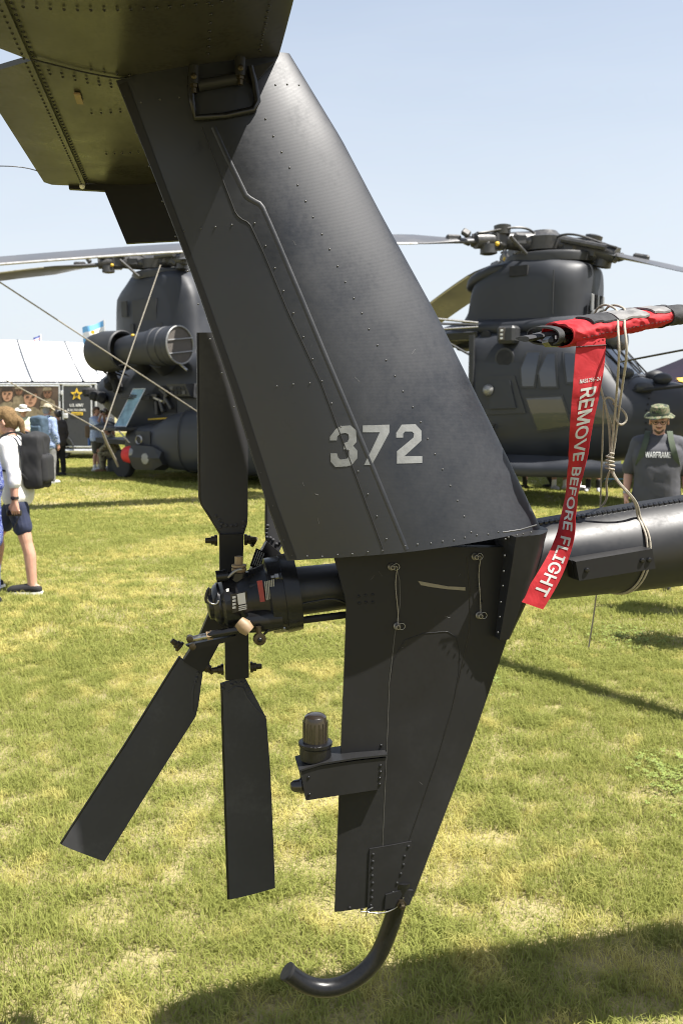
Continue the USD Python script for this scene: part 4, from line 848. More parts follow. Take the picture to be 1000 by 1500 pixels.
ch.part('crew_step', skin([cw(np.array([(x, -1.2, z_), (x, y_, z_ - 0.05), (x, y_, z_ - 0.12), (x, -1.2, z_ - 0.16)])) for x, y_, z_ in ((-11.6, -1.3, 1.40), (-11.2, -2.15, 1.32), (-10.2, -2.15, 1.30), (-9.8, -1.4, 1.34))]), M_ch2, False)
ch.part('step_stay', tube([cw(np.array([-10.2, -2.1, 1.22])), cw(np.array([-9.95, -1.95, 0.9]))], 0.018, 6), M_steel, 40)
ch.part('handrail', tube([cw(np.array([-9.9, -1.38, 1.46])), cw(np.array([-9.1, -1.38, 1.5]))], 0.02, 6), M_amber, 40)
for k, (x, z) in enumerate([(-12.25, 2.15), (-12.0, 2.05), (-11.75, 2.0), (-11.45, 2.35), (-11.3, 2.5), (-11.15, 2.3)]):
    ch.part('sensor_turret', rbox((0.26, 0.36, 0.24), cw(np.array([x, -1.28, z])), trimesh.transformations.rotation_matrix(0.5 * k, [0.4, 0.5, 0.7])[:3, :3] @ bxr, 0.06), M_chd, False)
ch.part('loading_ramp', skin([cw(np.array([(x, -1.1, z_), (x, 1.1, z_), (x, 1.1, z_ - 0.12), (x, -1.1, z_ - 0.12)])) for x, z_ in ((-9.6, 0.85), (-12.3, 0.95))]), M_ch2, False)
for (x, z, w_, h_) in ((-10.3, 2.75, 0.5, 0.22), (-7.4, 2.6, 0.9, 0.6), (-6.2, 2.5, 0.8, 0.9)):
    ch.part('access_panel', on_body([(x, z - h_ / 2), (x + w_, z - h_ / 2), (x + w_, z + h_ / 2), (x, z + h_ / 2)], 0.012), M_ch2, False)
for x in (-8.2, -7.2): ch.part('skin_joint', tube([cw(np.array([x, -body_y(x, z) - 0.004, z])) for z in np.linspace(1.7, 3.05, 14)], 0.012, 6), M_ch2, 40)
# engines
def engine(s_):
    e0, e1 = cw(np.array([-11.42, s_ * 1.68, 3.12])), cw(np.array([-8.45, s_ * 1.62, 3.20])); d = (e1 - e0) / np.linalg.norm(e1 - e0); L = np.linalg.norm(e1 - e0)
    p = ch.part('engine', lathe([(1.0, 0.30), (1.15, 0.33), (1.5, 0.37), (1.9, 0.40), (2.15, 0.42), (2.17, 0.455), (2.3, 0.46), (2.32, 0.445), (2.55, 0.46), (2.57, 0.442), (2.74, 0.455), (2.76, 0.447), (2.80, 0.455), (2.88, 0.465), (2.93, 0.45), (2.922, 0.42), (2.90, 0.0)], e0, e1, 36), M_ch, 30)
    ch.part('exhaust_suppressor', lathe([(0.0, 0.38), (0.05, 0.46), (0.4, 0.51), (0.95, 0.48), (1.0, 0.49), (1.03, 0.46), (1.0, 0.42), (0.6, 0.37), (0.3, 0.0)], e0, e1, 36), M_ch2, 35, p)
    c = e0 + d * 2.91; ch.part('intake_grille', lathe([(0.0, 0.422), (0.012, 0.42), (0.014, 0.0)], c, c + d, 36), M_mesh_, 30, p)
    a = np.linspace(0, 2 * np.pi, 37); x_, y_, _ = frame(d); ch.part('intake_rim', tube(c + d * 0.03 + 0.435 * (np.cos(a)[:, None] * x_ + np.sin(a)[:, None] * y_), 0.022, 8, False), M_plate, 60, p)
    u_ = np.cross(d, [0, 0, 1.0]); u_ /= np.linalg.norm(u_)
    for h_ in (0.14, -0.17): w_ = math.sqrt(0.425 ** 2 - h_ ** 2); ch.part('grille_bar', tube([c + d * 0.04 + u_ * w_ + [0, 0, h_ - 0.05], c + d * 0.04 - u_ * w_ + [0, 0, h_ + 0.05]], 0.016, 6), M_plate, 40, p)
    ch.part('engine_pylon', tube([e0 + d * 2.2 - [0, 0, 0.2], cw(np.array([-9.6, s_ * 0.95, 2.75]))], 0.3, 14), M_ch, 40, p)
    ch.part('engine_pylon', tube([e0 + d * 1.4 - [0, 0, 0.2], cw(np.array([-10.4, s_ * 0.95, 2.7]))], 0.22, 14), M_ch, 40, p)
    for k in (0.25, 0.5, 0.75): ch.part('suppressor_strut', tube([e0 + d * k - [0, 0, 0.5], cw(np.array([-11.6 + k, s_ * 1.15, 2.55]))], 0.02, 6), M_chd, 40, p)
    ch.part('sling_hook', tube([c - [0, 0, 0.42], c + d * 0.25 - [0, 0, 0.60]], 0.03, 6), M_steel, 40, p)
    cy = e0 + d * 1.75 - u_ * -s_ * 0.0; ch.part('yellow_mark', ball(e0 + d * 1.62 + [0, 0, 0.30] + CP * s_ * 0.24, 0.05, 1, (1, 1, 0.7)), M_amber, 40, p)
engine(-1); engine(1)
# pylons: horizontal sections (z, x front, x rear, half width)
def pylon(S, name, p_=2.6, n=56):
    rings = []
    for z, xf, xr, hw, nose in S:
        t = np.linspace(0, 2 * np.pi, n, endpoint=False); c, s = np.cos(t), np.sin(t)
        x = (xf + xr) / 2 + (xf - xr) / 2 * np.sign(c) * np.abs(c) ** (2 / p_)
        k = (x - xr) / (xf - xr); yy = hw * np.sign(s) * np.abs(s) ** (2 / p_) * (1 - nose * np.clip(1 - k * 2.2, 0, 1) ** 1.4)
        rings.append(cw(np.stack([x, yy, np.full(n, z)], 1)))
    return ch.part(name, skin(rings), M_ch, 40)
def sm(S, n=16):
    S = np.array(S, float); zz = np.linspace(S[0, 0], S[-1, 0], n)
    from scipy.interpolate import PchipInterpolator
    return [tuple([z] + [float(PchipInterpolator(S[:, 0], S[:, k])(z)) for k in range(1, 5)]) for z in zz]
def xloft(S, e=3.6, n=64):
    q = np.linspace(0, 2 * np.pi, n, endpoint=False); c, s_ = np.cos(q), np.sin(q); k = 2 / e
    return skin([cw(np.stack([np.full(n, x), hw * np.sign(c) * np.abs(c) ** k, (zb_ + zt_) / 2 + (zt_ - zb_) / 2 * np.sign(s_) * np.abs(s_) ** k], 1)) for x, hw, zb_, zt_ in S])
def smx(S, n=40):
    from scipy.interpolate import PchipInterpolator
    S = np.array(S, float); xx = np.linspace(S[0, 0], S[-1, 0], n) ; return [tuple([x] + [float(PchipInterpolator(S[:, 0], S[:, k])(x)) for k in (1, 2, 3)]) for x in xx]
p_fp = ch.part('forward_pylon', xloft(smx([(-1.95, 0.30, 2.9, 3.42), (-1.5, 0.62, 2.9, 3.75), (-1.42, 0.66, 2.9, 4.25), (-1.2, 0.74, 2.9, 4.42), (-0.74, 0.83, 2.9, 4.55), (-0.25, 0.86, 2.9, 4.59), (0.15, 0.86, 2.9, 4.54), (0.45, 0.80, 2.9, 4.47), (0.68, 0.66, 2.9, 4.41), (0.80, 0.48, 2.9, 4.35), (0.85, 0.28, 2.9, 4.28)]), 4.2), M_ch, 40)
ch.part('pylon_hood', xloft(smx([(-1.66, 0.30, 4.02, 4.14), (-1.6, 0.52, 4.0, 4.22), (-1.45, 0.66, 4.02, 4.36), (-1.2, 0.74, 4.10, 4.44), (-0.9, 0.77, 4.2, 4.50), (-0.6, 0.7, 4.3, 4.5)], 24), 3.0), M_ch, 40, p_fp)
ch.part('pylon_fillet', xloft(smx([(-2.4, 0.5, 3.0, 3.30), (-1.9, 0.85, 3.0, 3.42), (-1.0, 1.0, 3.0, 3.5), (0.6, 1.0, 3.0, 3.46), (1.15, 0.8, 2.9, 3.36), (1.3, 0.5, 2.8, 3.2)], 24), 2.4), M_ch, 40, p_fp)
ch.part('crown_plate', skin([cw(np.stack([-0.1 + 0.88 * k_ * np.cos(q_), 0.74 * k_ * np.sin(q_), np.full(40, z)], 1)) for z, k_ in ((4.44, 0.98), (4.56, 1.0), (4.61, 0.97), (4.64, 0.8)) for q_ in [np.linspace(0, 2 * np.pi, 40, endpoint=False)]]), M_ch2, 40, p_fp)
def pyl_side(x, z, hw): return cw(np.array([x, -hw, z]))
ch.part('intake_scoop', skin([cw(np.array([(x, -0.72, 4.36), (x, -0.872, 4.36), (x, -0.872, 4.18), (x, -0.72, 4.18)])) for x in (-0.52, -0.16)]), M_chd, False, p_fp)
ch.part('panel_joint', tube([cw(np.array([0.35, -0.866, z])) for z in np.linspace(3.45, 4.22, 8)], 0.012, 6), M_ch2, 40, p_fp)
for k in range(5): ch.part('front_light', rbox((0.03, 0.1, 0.3), cw(np.array([0.92 + 0.02 * (k % 2), -0.42 + 0.13 * k, 3.65])), bxr), M_plate if k % 2 == 0 else M_chd, False, p_fp)
c = cw(np.array([1.08, -0.42, 3.36])); fl_ = ch.part('front_port', lathe([(-0.1, 0.17), (0.03, 0.17), (0.04, 0.14), (0.02, 0.12), (0.015, 0.0)], c, c + CF * 0.9 - CP * 0.45, 24), M_plate, 40, p_fp)
ch.part('port_glass', ball(c + CF * 0.01 - CP * 0.005, 0.115, 2), M_chd, 40, fl_)
ch.part('nose_sensor', rbox((0.3, 0.25, 0.2), cw(np.array([1.35, 0.0, 3.30])), bxr, 0.06), M_ch2, False, p_fp)
p_ap = pylon(sm([(2.5, -8.6, -12.6, 0.95, 0.5), (3.0, -8.95, -12.5, 0.80, 0.5), (3.6, -9.1, -12.48, 0.70, 0.55), (4.4, -9.25, -12.45, 0.64, 0.55), (4.62, -9.32, -12.4, 0.62, 0.5), (4.95, -9.5, -12.0, 0.58, 0.4), (5.15, -9.7, -11.75, 0.52, 0.3)]), 'aft_pylon', 4.0)
ch.part('crown_plate', skin([cw(np.stack([-10.75 + 1.0 * k_ * np.cos(q_), 0.6 * k_ * np.sin(q_), np.full(40, z)], 1)) for z, k_ in ((5.05, 0.95), (5.18, 1.0), (5.24, 0.96), (5.28, 0.75)) for q_ in [np.linspace(0, 2 * np.pi, 40, endpoint=False)]]), M_ch2, 40, p_ap)
for (x, z, w_, h_) in ((-11.55, 4.3, 0.22, 0.4), (-11.2, 3.4, 0.14, 1.0), (-10.75, 3.9, 0.9, 1.2), (-10.2, 3.75, 0.22, 0.25)):
    ch.part('access_panel', rbox((w_, 0.03, h_), cw(np.array([x, -0.62 - 0.07 * (4.4 - z) + 0.0, z])), bxr), M_ch2, False, p_ap)
ch.part('tail_light', tube([cw(np.array([-12.4, 0, 3.72])), cw(np.array([-12.95, -0.05, 3.74]))], 0.08, 10), M_chd, 40, p_ap)
# rotor heads and blades
M_edge = plain('blade_edge_strip', (0.40, 0.39, 0.37), 0.4, 0.5, vary=0.15)
def rotor(x, z, az, droop, length, name, tilt, pitch):
    H0 = cw(np.array([x, 0, z])); e = np.array([0, 0, 1.0])
    hb = ch.part(name, lathe([(-0.45, 0.26), (-0.2, 0.24), (-0.18, 0.42), (0.06, 0.44), (0.1, 0.34), (0.2, 0.24), (0.24, 0.0)], H0, H0 + e, 24), M_oil, 35)
    r = np.random.default_rng(int(abs(x) * 10) + 3)
    for k, (a, dr, tl_) in enumerate(zip(az, droop, tilt)):
        pi_ = pitch[k]
        d = np.array([math.cos(math.radians(a)), math.sin(math.radians(a)), -tl_]); d /= np.linalg.norm(d); s = np.array([-d[1], d[0], 0]); s /= np.linalg.norm(s); e = np.cross(d, s)
        ch.part('rotor_arm', tube([H0 + d * 0.25, H0 + d * 0.9, H0 + d * 1.5 - e * 0.03], [0.2, 0.15, 0.14], 14), M_oil, 40, hb)
        ch.part('hinge_block', rbox((0.34, 0.3, 0.36), H0 + d * 1.02, np.stack([d, s, e], 1), 0.07), M_oil, 30, hb)
        ch.part('hinge_block', rbox((0.3, 0.42, 0.26), H0 + d * 0.62, np.stack([d, s, e], 1), 0.06), M_oil, 30, hb)
        for q in (-0.2, 0.22):
            c = H0 + d * (0.95 if q > 0 else 1.25) + s * 0.06 + e * (0.1 if q > 0 else -0.1); ch.part('damper', lathe([(-0.02, 0.0), (0.0, 0.15), (0.16, 0.16), (0.18, 0.1), (0.19, 0)], c, c + e * q, 14), M_oil, 40, hb)
        ch.part('pitch_link', tube([H0 + d * 0.95 + s * 0.33 + e * 0.02, H0 + d * 0.5 + s * 0.36 - e * 0.40], 0.035, 8), M_oil, 40, hb)
        ch.part('damper_arm', tube([H0 + d * 0.5 - s * 0.3 + e * 0.08, H0 + d * 1.35 - s * 0.22 + e * 0.06], 0.06, 8), M_oil, 40, hb)
        for q in range(7):
            t_ = r.uniform(0.3, 1.75); ch.part('fitting', rbox(r.uniform(0.07, 0.2, 3), H0 + d * t_ + s * r.uniform(-0.11, 0.11) + e * r.uniform(-0.11, 0.11), trimesh.transformations.random_rotation_matrix(r.random(3))[:3, :3], 0.02), M_oil, 30, hb)
        for q in (-1, 1): ch.part('oil_line', tube(spline(np.array([H0 + d * 0.35 + s * q * 0.2 + e * 0.12, H0 + d * 0.7 + s * q * 0.26 + e * 0.2, H0 + d * 1.1 + s * q * 0.14 + e * 0.16, H0 + d * 1.5 + s * q * 0.1 + e * 0.1]), 16), 0.022, 6), M_oil, 40, hb)
        ch.part('yellow_fitting', ball(H0 + d * 1.15 + s * 0.2 - e * 0.1, 0.045, 1), M_amber, 40, hb)
        rr = np.linspace(1.4, length, 34); rings, strip = [], []
        x_ = 0.5 - 0.5 * np.cos(np.linspace(0, np.pi, 12))
        for q in rr:
            t = q / length; ch_ = np.interp(q, [1.4, 1.9, 2.6], [0.20, 0.34, 0.80]); th = np.interp(q, [1.4, 2.0, 2.8], [0.2, 0.16, 0.095])
            tw = math.radians(pi_ * (1 - 0.3 * t)); up_ = e * math.cos(tw) - s * math.sin(tw); cho = s * math.cos(tw) + e * math.sin(tw)
            c = H0 + d * q - e * dr * t ** 1.7; off = (0.28 - x_) * ch_; h = naca(x_, th) * 0.5 + 0.003
            rings.append(np.vstack([c + off[:, None] * cho + h[:, None] * up_, (c + off[:, None] * cho - h[:, None] * up_)[::-1][1:-1]]))
            if q > 2.7:
                o2 = np.linspace(0.0, 0.05, 6); hh = naca(o2, th) * 0.5 + 0.007
                of = (0.28 - o2) * ch_; of[0] += 0.006
                strip.append(np.vstack([c + of[:, None] * cho + hh[:, None] * up_, (c + of[:, None] * cho - hh[:, None] * up_)[::-1]]))
        bp = ch.part('rotor_blade', skin(rings), M_cbl, 40)
        ch.part('leading_edge_strip', skin(strip), M_edge, 40, bp)
        c = H0 + d * 1.95 - e * dr * (1.95 / length) ** 1.7 + e * 0.05; ch.part('blade_lug', rbox((0.3, 0.1, 0.12), c, np.stack([d, s, e], 1), 0.03), M_oil, 30, bp)
rotor(-0.24, 4.89, (202, 322, 108), (0.75, 0.8, 1.7), 10.6, 'forward_rotor_head', (0.03, 0.25, 0.04), (-23, 8, 14))
rotor(-10.95, 5.50, (194, 74, 308), (1.4, 0.9, 1.0), 9.2, 'aft_rotor_head', (0.03, 0.0, 0.03), (8, 10, 10))
# ---------------------------------------------------------------- trailer, tents, flags behind
M_tent = plain('white_tent_fabric', (0.70, 0.70, 0.69), 0.7, vary=0.04, scale=1.2)
M_tentw = plain('dark_tent_wall', (0.10, 0.105, 0.115), 0.7, scale=2)
M_alu = plain('brushed_aluminium', (0.62, 0.63, 0.64), 0.4, 0.6, vary=0.1)
M_trblk = plain('trailer_black', (0.035, 0.037, 0.042), 0.4, vary=0.12)
M_yel = plain('yellow_print', (0.78, 0.52, 0.04), 0.55, vary=0.05)
M_bro = plain('poster_brown', (0.075, 0.05, 0.035), 0.5, vary=0.5, scale=3.0)
M_skinp = plain('poster_tan', (0.40, 0.22, 0.14), 0.5, vary=0.25, scale=5)
M_skinp2 = plain('poster_dark_tan', (0.17, 0.085, 0.05), 0.5, vary=0.3, scale=5)
M_camo_p = plain('poster_khaki', (0.20, 0.16, 0.10), 0.5, vary=0.6, scale=7)
M_hairp = plain('poster_hair', (0.03, 0.02, 0.015), 0.5)
M_lblue = plain('flag_blue', (0.16, 0.42, 0.72), 0.7, vary=0.06)
M_fwhite = plain('flag_white', (0.80, 0.80, 0.80), 0.7, vary=0.04)
M_fred = plain('flag_red', (0.55, 0.04, 0.05), 0.7)
M_fnavy = plain('flag_navy', (0.03, 0.05, 0.22), 0.7)
M_board = plain('weathered_blue_board', (0.20, 0.33, 0.40), 0.35, vary=0.45, scale=4)
M_canopy = plain('dark_printed_canopy', (0.014, 0.011, 0.020), 0.9, spec=0.15, vary=0.3, scale=3)
M_star = plain('faded_star_print', (0.035, 0.026, 0.034), 0.9, spec=0.15)
M_gold = plain('gold_print', (0.72, 0.42, 0.05), 0.55, vary=0.2, scale=12)

TD = 30.0
def P30(px, py, d=TD): return at_depth(px, py, d)
def panel(pix, d0, thick=0.03, d=TD):
    """An upright board facing us: outline in photo pixels at depth d."""
    q = np.array([P30(*p, d)[[0, 2]] for p in pix]); m = poly_prism([tuple(v) for v in q], thick)
    m.vertices = np.stack([m.vertices[:, 0], d0 + thick - m.vertices[:, 2], m.vertices[:, 1]], 1); m.fix_normals(); return m
tr = Thing('exhibition_trailer', 'black exhibition trailer with a portrait poster and a recruiting door, on the left', 'trailer', (-11.0, 31.2, 0))
xl, xr_ = P30(-160, 600)[0], P30(141, 600)[0]; zt, zb = P30(50, 561)[2], P30(50, 656)[2]
p_tb = tr.part('trailer_body', rbox((xr_ - xl, 2.4, zt - zb), ((xl + xr_) / 2, 31.25, (zt + zb) / 2), None, 0.05), M_trblk, False)
def rail(a, b, w=0.07, d=0.05, parent=None): A, B = P30(*a), P30(*b); A[1] = B[1] = 30.02; return tr.part('silver_trim', tube([A, B], w / 2, 6), M_alu, False, parent or p_tb)
rail((-160, 562), (141, 562)); rail((-160, 660), (141, 660), 0.12); rail((86.5, 562), (87.5, 656)); rail((140, 562), (140.5, 656))
p_dr = tr.part('door', panel([(93, 566), (132.5, 566), (133.5, 653), (95, 653)], 29.99, 0.05), M_trblk, False)
for a, b in (((92, 564), (133.5, 564)), ((92, 564), (94, 654)), ((133, 564), (134, 654)), ((94, 654), (134, 654))): rail(a, b, 0.07, parent=p_dr)
star = [(112.5 + r * math.sin(math.pi * k / 5), 577.5 - r * math.cos(math.pi * k / 5)) for k in range(10) for r in [9.6 if k % 2 == 0 else 4.1]]
tr.part('star_emblem', panel(star, 29.975, 0.012), M_yel, False, p_dr)
star = [(112.5 + r * math.sin(math.pi * k / 5), 577.8 - r * math.cos(math.pi * k / 5)) for k in range(10) for r in [4.6 if k % 2 == 0 else 2.0]]
tr.part('star_centre', panel(star, 29.965, 0.010), M_trblk, False, p_dr)
def sign_text(s, px, py, h_px, m_, parent, d=29.975, width_px=None, th=tr):
    k = (P30(px, py - h_px)[2] - P30(px, py)[2]); t = meshkit.text_mesh(s, k, 0.006, bold=True)
    if width_px: t.vertices[:, 0] *= (width_px * TD / FPX) / (t.vertices[:, 0].max() - t.vertices[:, 0].min())
    cx = (t.vertices[:, 0].max() + t.vertices[:, 0].min()) / 2; A = P30(px, py)
    t.vertices = np.stack([A[0] + t.vertices[:, 0] - cx, d - t.vertices[:, 2], A[2] + t.vertices[:, 1]], 1)
    th.part('lettering', t, m_, False, parent)
sign_text('U.S. ARMY', 112.6, 595.5, 4.2, M_white, p_dr, width_px=20); sign_text('BE ALL YOU CAN BE.', 112.8, 601.8, 3.0, M_white, p_dr, width_px=27)
tr.part('yellow_bar', panel([(105, 603.6), (121.5, 603.6), (121.5, 608), (105, 608)], 29.975, 0.012), M_yel, False, p_dr)
sign_text('GOARMY.COM', 113.2, 607.2, 2.2, M_trblk, p_dr, d=29.965, width_px=14)
tr.part('door_handle', rbox((0.14, 0.06, 0.16), P30(97, 609) * [1, 0, 1] + [0, 29.96, 0], None, 0.02), M_alu, False, p_dr)
for y in (575, 645): tr.part('hinge', rbox((0.07, 0.05, 0.14), P30(91, y) * [1, 0, 1] + [0, 29.97, 0], None, 0.01), M_alu, False, p_dr)
# poster: four portraits as flat printed shapes
p_po = tr.part('poster', panel([(-60, 566), (85, 566), (85, 650), (-60, 650)], 29.99, 0.03), M_bro, False)
rail((-60, 565), (86, 565), 0.08, parent=p_po)
rg = random.Random(3)
def ell(cx, cy, rx, ry, a0=0, a1=360, n=22): return [(cx + rx * math.cos(math.radians(a0 + (a1 - a0) * k / n)), cy + ry * math.sin(math.radians(a0 + (a1 - a0) * k / n))) for k in range(n)]
for (cx, cy, rx, ry, sk, cap) in ((11, 577, 7.5, 11, M_skinp, M_hairp), (45, 582, 9.5, 14, M_skinp, M_hairp), (70, 575, 6, 8.5, M_skinp2, M_camo_p), (28, 572, 5, 7, M_skinp2, M_camo_p), (-14, 582, 9, 13, M_skinp2, M_camo_p)):
    lay = 29.985 - 0.002 * cx / 10
    clip = lambda pts: list(Polygon(pts).buffer(0).intersection(shapely.box(-59, 567, 84, 649)).exterior.coords)[:-1]
    tr.part('portrait_jacket', panel(clip([(cx - 2.0 * rx, 650), (cx - 1.7 * rx, cy + 1.5 * ry), (cx - 0.6 * rx, cy + ry), (cx + 0.6 * rx, cy + ry), (cx + 1.8 * rx, cy + 1.5 * ry), (cx + 2.1 * rx, 650)]), lay - 0.001, 0.006), M_camo_p, False, p_po)
    tr.part('portrait_face', panel(clip(ell(cx, cy, rx, ry)), lay - 0.009, 0.006), sk, False, p_po)
    tr.part('portrait_hair', panel(clip(ell(cx, cy - 0.3 * ry, rx * 1.12, ry * 0.85, 180, 360)), lay - 0.017, 0.006), cap, False, p_po)
    for s_ in (-1, 1):
        tr.part('portrait_brow', panel(clip(ell(cx + s_ * 0.42 * rx, cy - 0.05 * ry, 0.26 * rx, 0.10 * ry)), lay - 0.017, 0.006), M_hairp, False, p_po)
    tr.part('portrait_mouth', panel(clip(ell(cx + 0.05 * rx, cy + 0.55 * ry, 0.32 * rx, 0.07 * ry)), lay - 0.017, 0.006), M_skinp2, False, p_po)
    tr.part('portrait_shade', panel(clip([(cx + 0.1 * rx, cy), (cx + 0.22 * rx, cy + 0.28 * ry), (cx - 0.14 * rx, cy + 0.3 * ry)]), lay - 0.017, 0.006), M_skinp2, False, p_po)
c = P30(88, 672) * [1, 0, 1] + [0, 30.1, 0]; c[2] = 0.36
pw = tr.part('wheel', lathe([(-0.11, 0.2), (-0.11, 0.33), (-0.08, 0.36), (0.08, 0.36), (0.11, 0.33), (0.11, 0.2)], c, c + [0, -1, 0], 28), M_tyre, 40)
tr.part('wheel_rim', lathe([(0.0, 0.2), (0.09, 0.2), (0.1, 0.12), (0.105, 0.0)], c, c + [0, -1, 0], 20), M_alu, 40, pw)
a = np.linspace(-0.1, math.pi + 0.1, 14); tr.part('mudguard', skin([np.array([c + [0.46 * math.cos(q), -0.18, 0.46 * math.sin(q)], c + [0.46 * math.cos(q), 0.2, 0.46 * math.sin(q)], c + [0.50 * math.cos(q), 0.2, 0.50 * math.sin(q)], c + [0.50 * math.cos(q), -0.18, 0.50 * math.sin(q)]]) for q in a]), M_trblk, 40, pw)
tr.part('floor_beam', rbox((xr_ - xl, 0.2, 0.16), ((xl + xr_) / 2, 30.2, zb - 0.12), None, 0.02), M_alu, False)

# long white tent
tn = Thing('marquee_tent', 'long white marquee roof rising behind the black trailer', 'tent', (-14, 36, 0))
e0, e1 = P30(-260, 559, 34.5), P30(152, 559, 34.5); k0, k1 = P30(-260, 488, 39), P30(122, 502, 39); bz = e0[2]
def quad(a, b, c_, d_, n=(24, 8), sag=0.12, th=0.03):
    U, V = np.meshgrid(np.linspace(0, 1, n[0]), np.linspace(0, 1, n[1]), indexing='ij')
    p = (a[None, None] * ((1 - U) * (1 - V))[..., None] + b * (U * (1 - V))[..., None] + c_ * (U * V)[..., None] + d_ * ((1 - U) * V)[..., None])
    p[..., 2] -= sag * np.sin(np.pi * V) * (0.6 + 0.4 * np.cos(U * 2 * np.pi * 4))
    return skin([np.vstack([p[i], (p[i] - [0, -0.0, th])[::-1]]) for i in range(n[0])])
p_rf = tn.part('roof', quad(e0, e1, k1, k0), M_tent, 40)
b1, b0_ = e1 + [0, 9.0, 0], e0 + [0, 9.0, 0]
tn.part('roof', quad(b0_, b1, k1, k0), M_tent, 40)
tn.part('gable', skin([np.array([e1, b1, k1 + [0, 0, 0]]), np.array([e1, b1, k1]) + [-0.04, 0, 0]]), M_tent, False)
for k in range(6):
    t = k / 5.5 + 0.02; A = e0 * (1 - t) + e1 * t; B = k0 * (1 - t) + k1 * t
    tn.part('roof_seam', tube([A + [0, -0.01, 0.03], (A + B) / 2 + [0, 0, 0.03 - 0.09], B + [0, 0, 0.03]], 0.03, 6), M_tentw, 40, p_rf)
for k in range(7):
    A = e0 + (e1 - e0) * (k / 6); tn.part('post', tube([A * [1, 1, 0], A], 0.05, 8), M_alu, 40)
    if k < 6:
        B = e0 + (e1 - e0) * ((k + 1) / 6); tn.part('wall_panel', skin([np.array([A * [1, 1, 0], A, A + [0, 0.03, 0], A * [1, 1, 0] + [0, 0.03, 0]]), np.array([B * [1, 1, 0], B, B + [0, 0.03, 0], B * [1, 1, 0] + [0, 0.03, 0]])]), M_tentw, False)
tn.part('eave_band', quad(e0 + [0, -0.02, 0.02], e1 + [0, -0.02, 0.02], e1 - [0, 0.02, 0.28], e0 - [0, 0.02, 0.28], sag=0), M_tent, False)

# flags
def flag(label, pole_px, top, bottom, d, w_px, h_px, stripes, droop, group=None, name='flag'):
    f_ = Thing(name, label, 'flag', at_depth(pole_px, bottom, d) * [1, 1, 0])
    T = at_depth(pole_px, top, d); f_.part('pole', tube([T * [1, 1, 0], T], 0.035, 8), M_alu, 40)
    sx, sz = w_px * d / FPX, h_px * d / FPX
    for (v0, v1, m_) in stripes:
        U, V = np.meshgrid(np.linspace(0, 1, 22), np.linspace(v0, v1, 5), indexing='ij')
        x = T[0] - U * sx; z = T[2] - 0.05 - V * sz - droop * sz * U ** 1.2 + 0.05 * sz * np.sin(U * 7 + 1) ; y = T[1] + 0.10 * sx * np.sin(U * 6.5 + V * 1.2)
        p = np.stack([x, y, z], -1); f_.part('flag_cloth', skin([np.vstack([p[i], (p[i] + [0, 0.01, 0])[::-1]]) for i in range(22)]), m_, 40)
    return f_, T, sx, sz
f1, T1, sx1, sz1 = flag('pale blue and white striped flag with a gold sun, flying above the white tent', 152.5, 468, 560, 33, 32, 24, [(0, 0.34, M_lblue), (0.34, 0.67, M_fwhite), (0.67, 1.0, M_lblue)], 0.42)
cs = np.array([T1[0] - 0.48 * sx1, T1[1] - 0.12, T1[2] - 0.05 - (0.5 + 0.42 * 0.41) * sz1]); f1.part('sun_emblem', lathe([(0, 0.07), (0.02, 0.07), (0.021, 0)], cs, cs - [0, 1, 0], 18), M_yel, 40)
f2, T2, sx2, sz2 = flag('small red, white and blue flag peeking over the ridge of the white tent', 59.5, 489, 500, 43, 11, 9, [(0, 0.3, M_fnavy), (0.3, 0.42, M_fwhite), (0.42, 0.58, M_fred), (0.58, 0.7, M_fwhite), (0.7, 1.0, M_fnavy)], 0.5)

# dark printed canopy at the right edge, behind the nose
cn = Thing('pop_up_canopy', 'dark printed pop-up canopy with gold wings, behind the nose of the big helicopter', 'canopy', (8.75, 20.9, 0))
co = [np.array([5.2, 18.6, 1.98]), np.array([12.3, 18.6, 1.98]), np.array([12.3, 23.2, 1.98]), np.array([5.2, 23.2, 1.98])]; pk = np.array([8.75, 20.9, 3.25])
def tri_sheet(a, b, c_, n=14, th=0.02):
    rows_ = []
    for i in range(n):
        t = i / (n - 1); A, B = a * (1 - t) + c_ * t, b * (1 - t) + c_ * t; s = np.linspace(0, 1, n)[:, None]
        r = A * (1 - s) + B * s; r[:, 2] -= 0.26 * math.sin(math.pi * t) * 0.7 + 0.0 * s[:, 0]; rows_.append(np.vstack([r, r[::-1] - [0, 0, th]]))
    return skin(rows_)
p_cf = None
for i in range(4): q = cn.part('canopy_panel', tri_sheet(co[i], co[(i + 1) % 4], pk), M_canopy, 40); p_cf = p_cf or q
for i in range(4): cn.part('leg', tube([co[i] * [1, 1, 0], co[i]], 0.03, 8), M_trblk, 40)
def front(u, t):
    A, B = co[0] * (1 - t) + pk * t, co[1] * (1 - t) + pk * t; r = A * (1 - u) + B * u; r[2] -= 0.26 * math.sin(math.pi * t) * 0.7; return r
nf = np.array([0, -0.5, 0.86])
def on_canopy(P2, m_, name, off=0.025):
    P = Polygon(P2).buffer(0); v2, f2 = trimesh.creation.triangulate_polygon(P, engine='earcut'); mm = trimesh.Trimesh(np.c_[v2, 0 * v2[:, 0]], f2).subdivide_to_size(0.08)
    top = np.array([front(x, y) + nf * off for x, y in np.asarray(mm.vertices)[:, :2]]); N = len(top); F = mm.faces
    cn.part(name, trimesh.Trimesh(np.vstack([top, top - nf * (off + 0.0)]), np.vstack([F, F[:, ::-1] + N]), process=False), m_, False, p_cf)
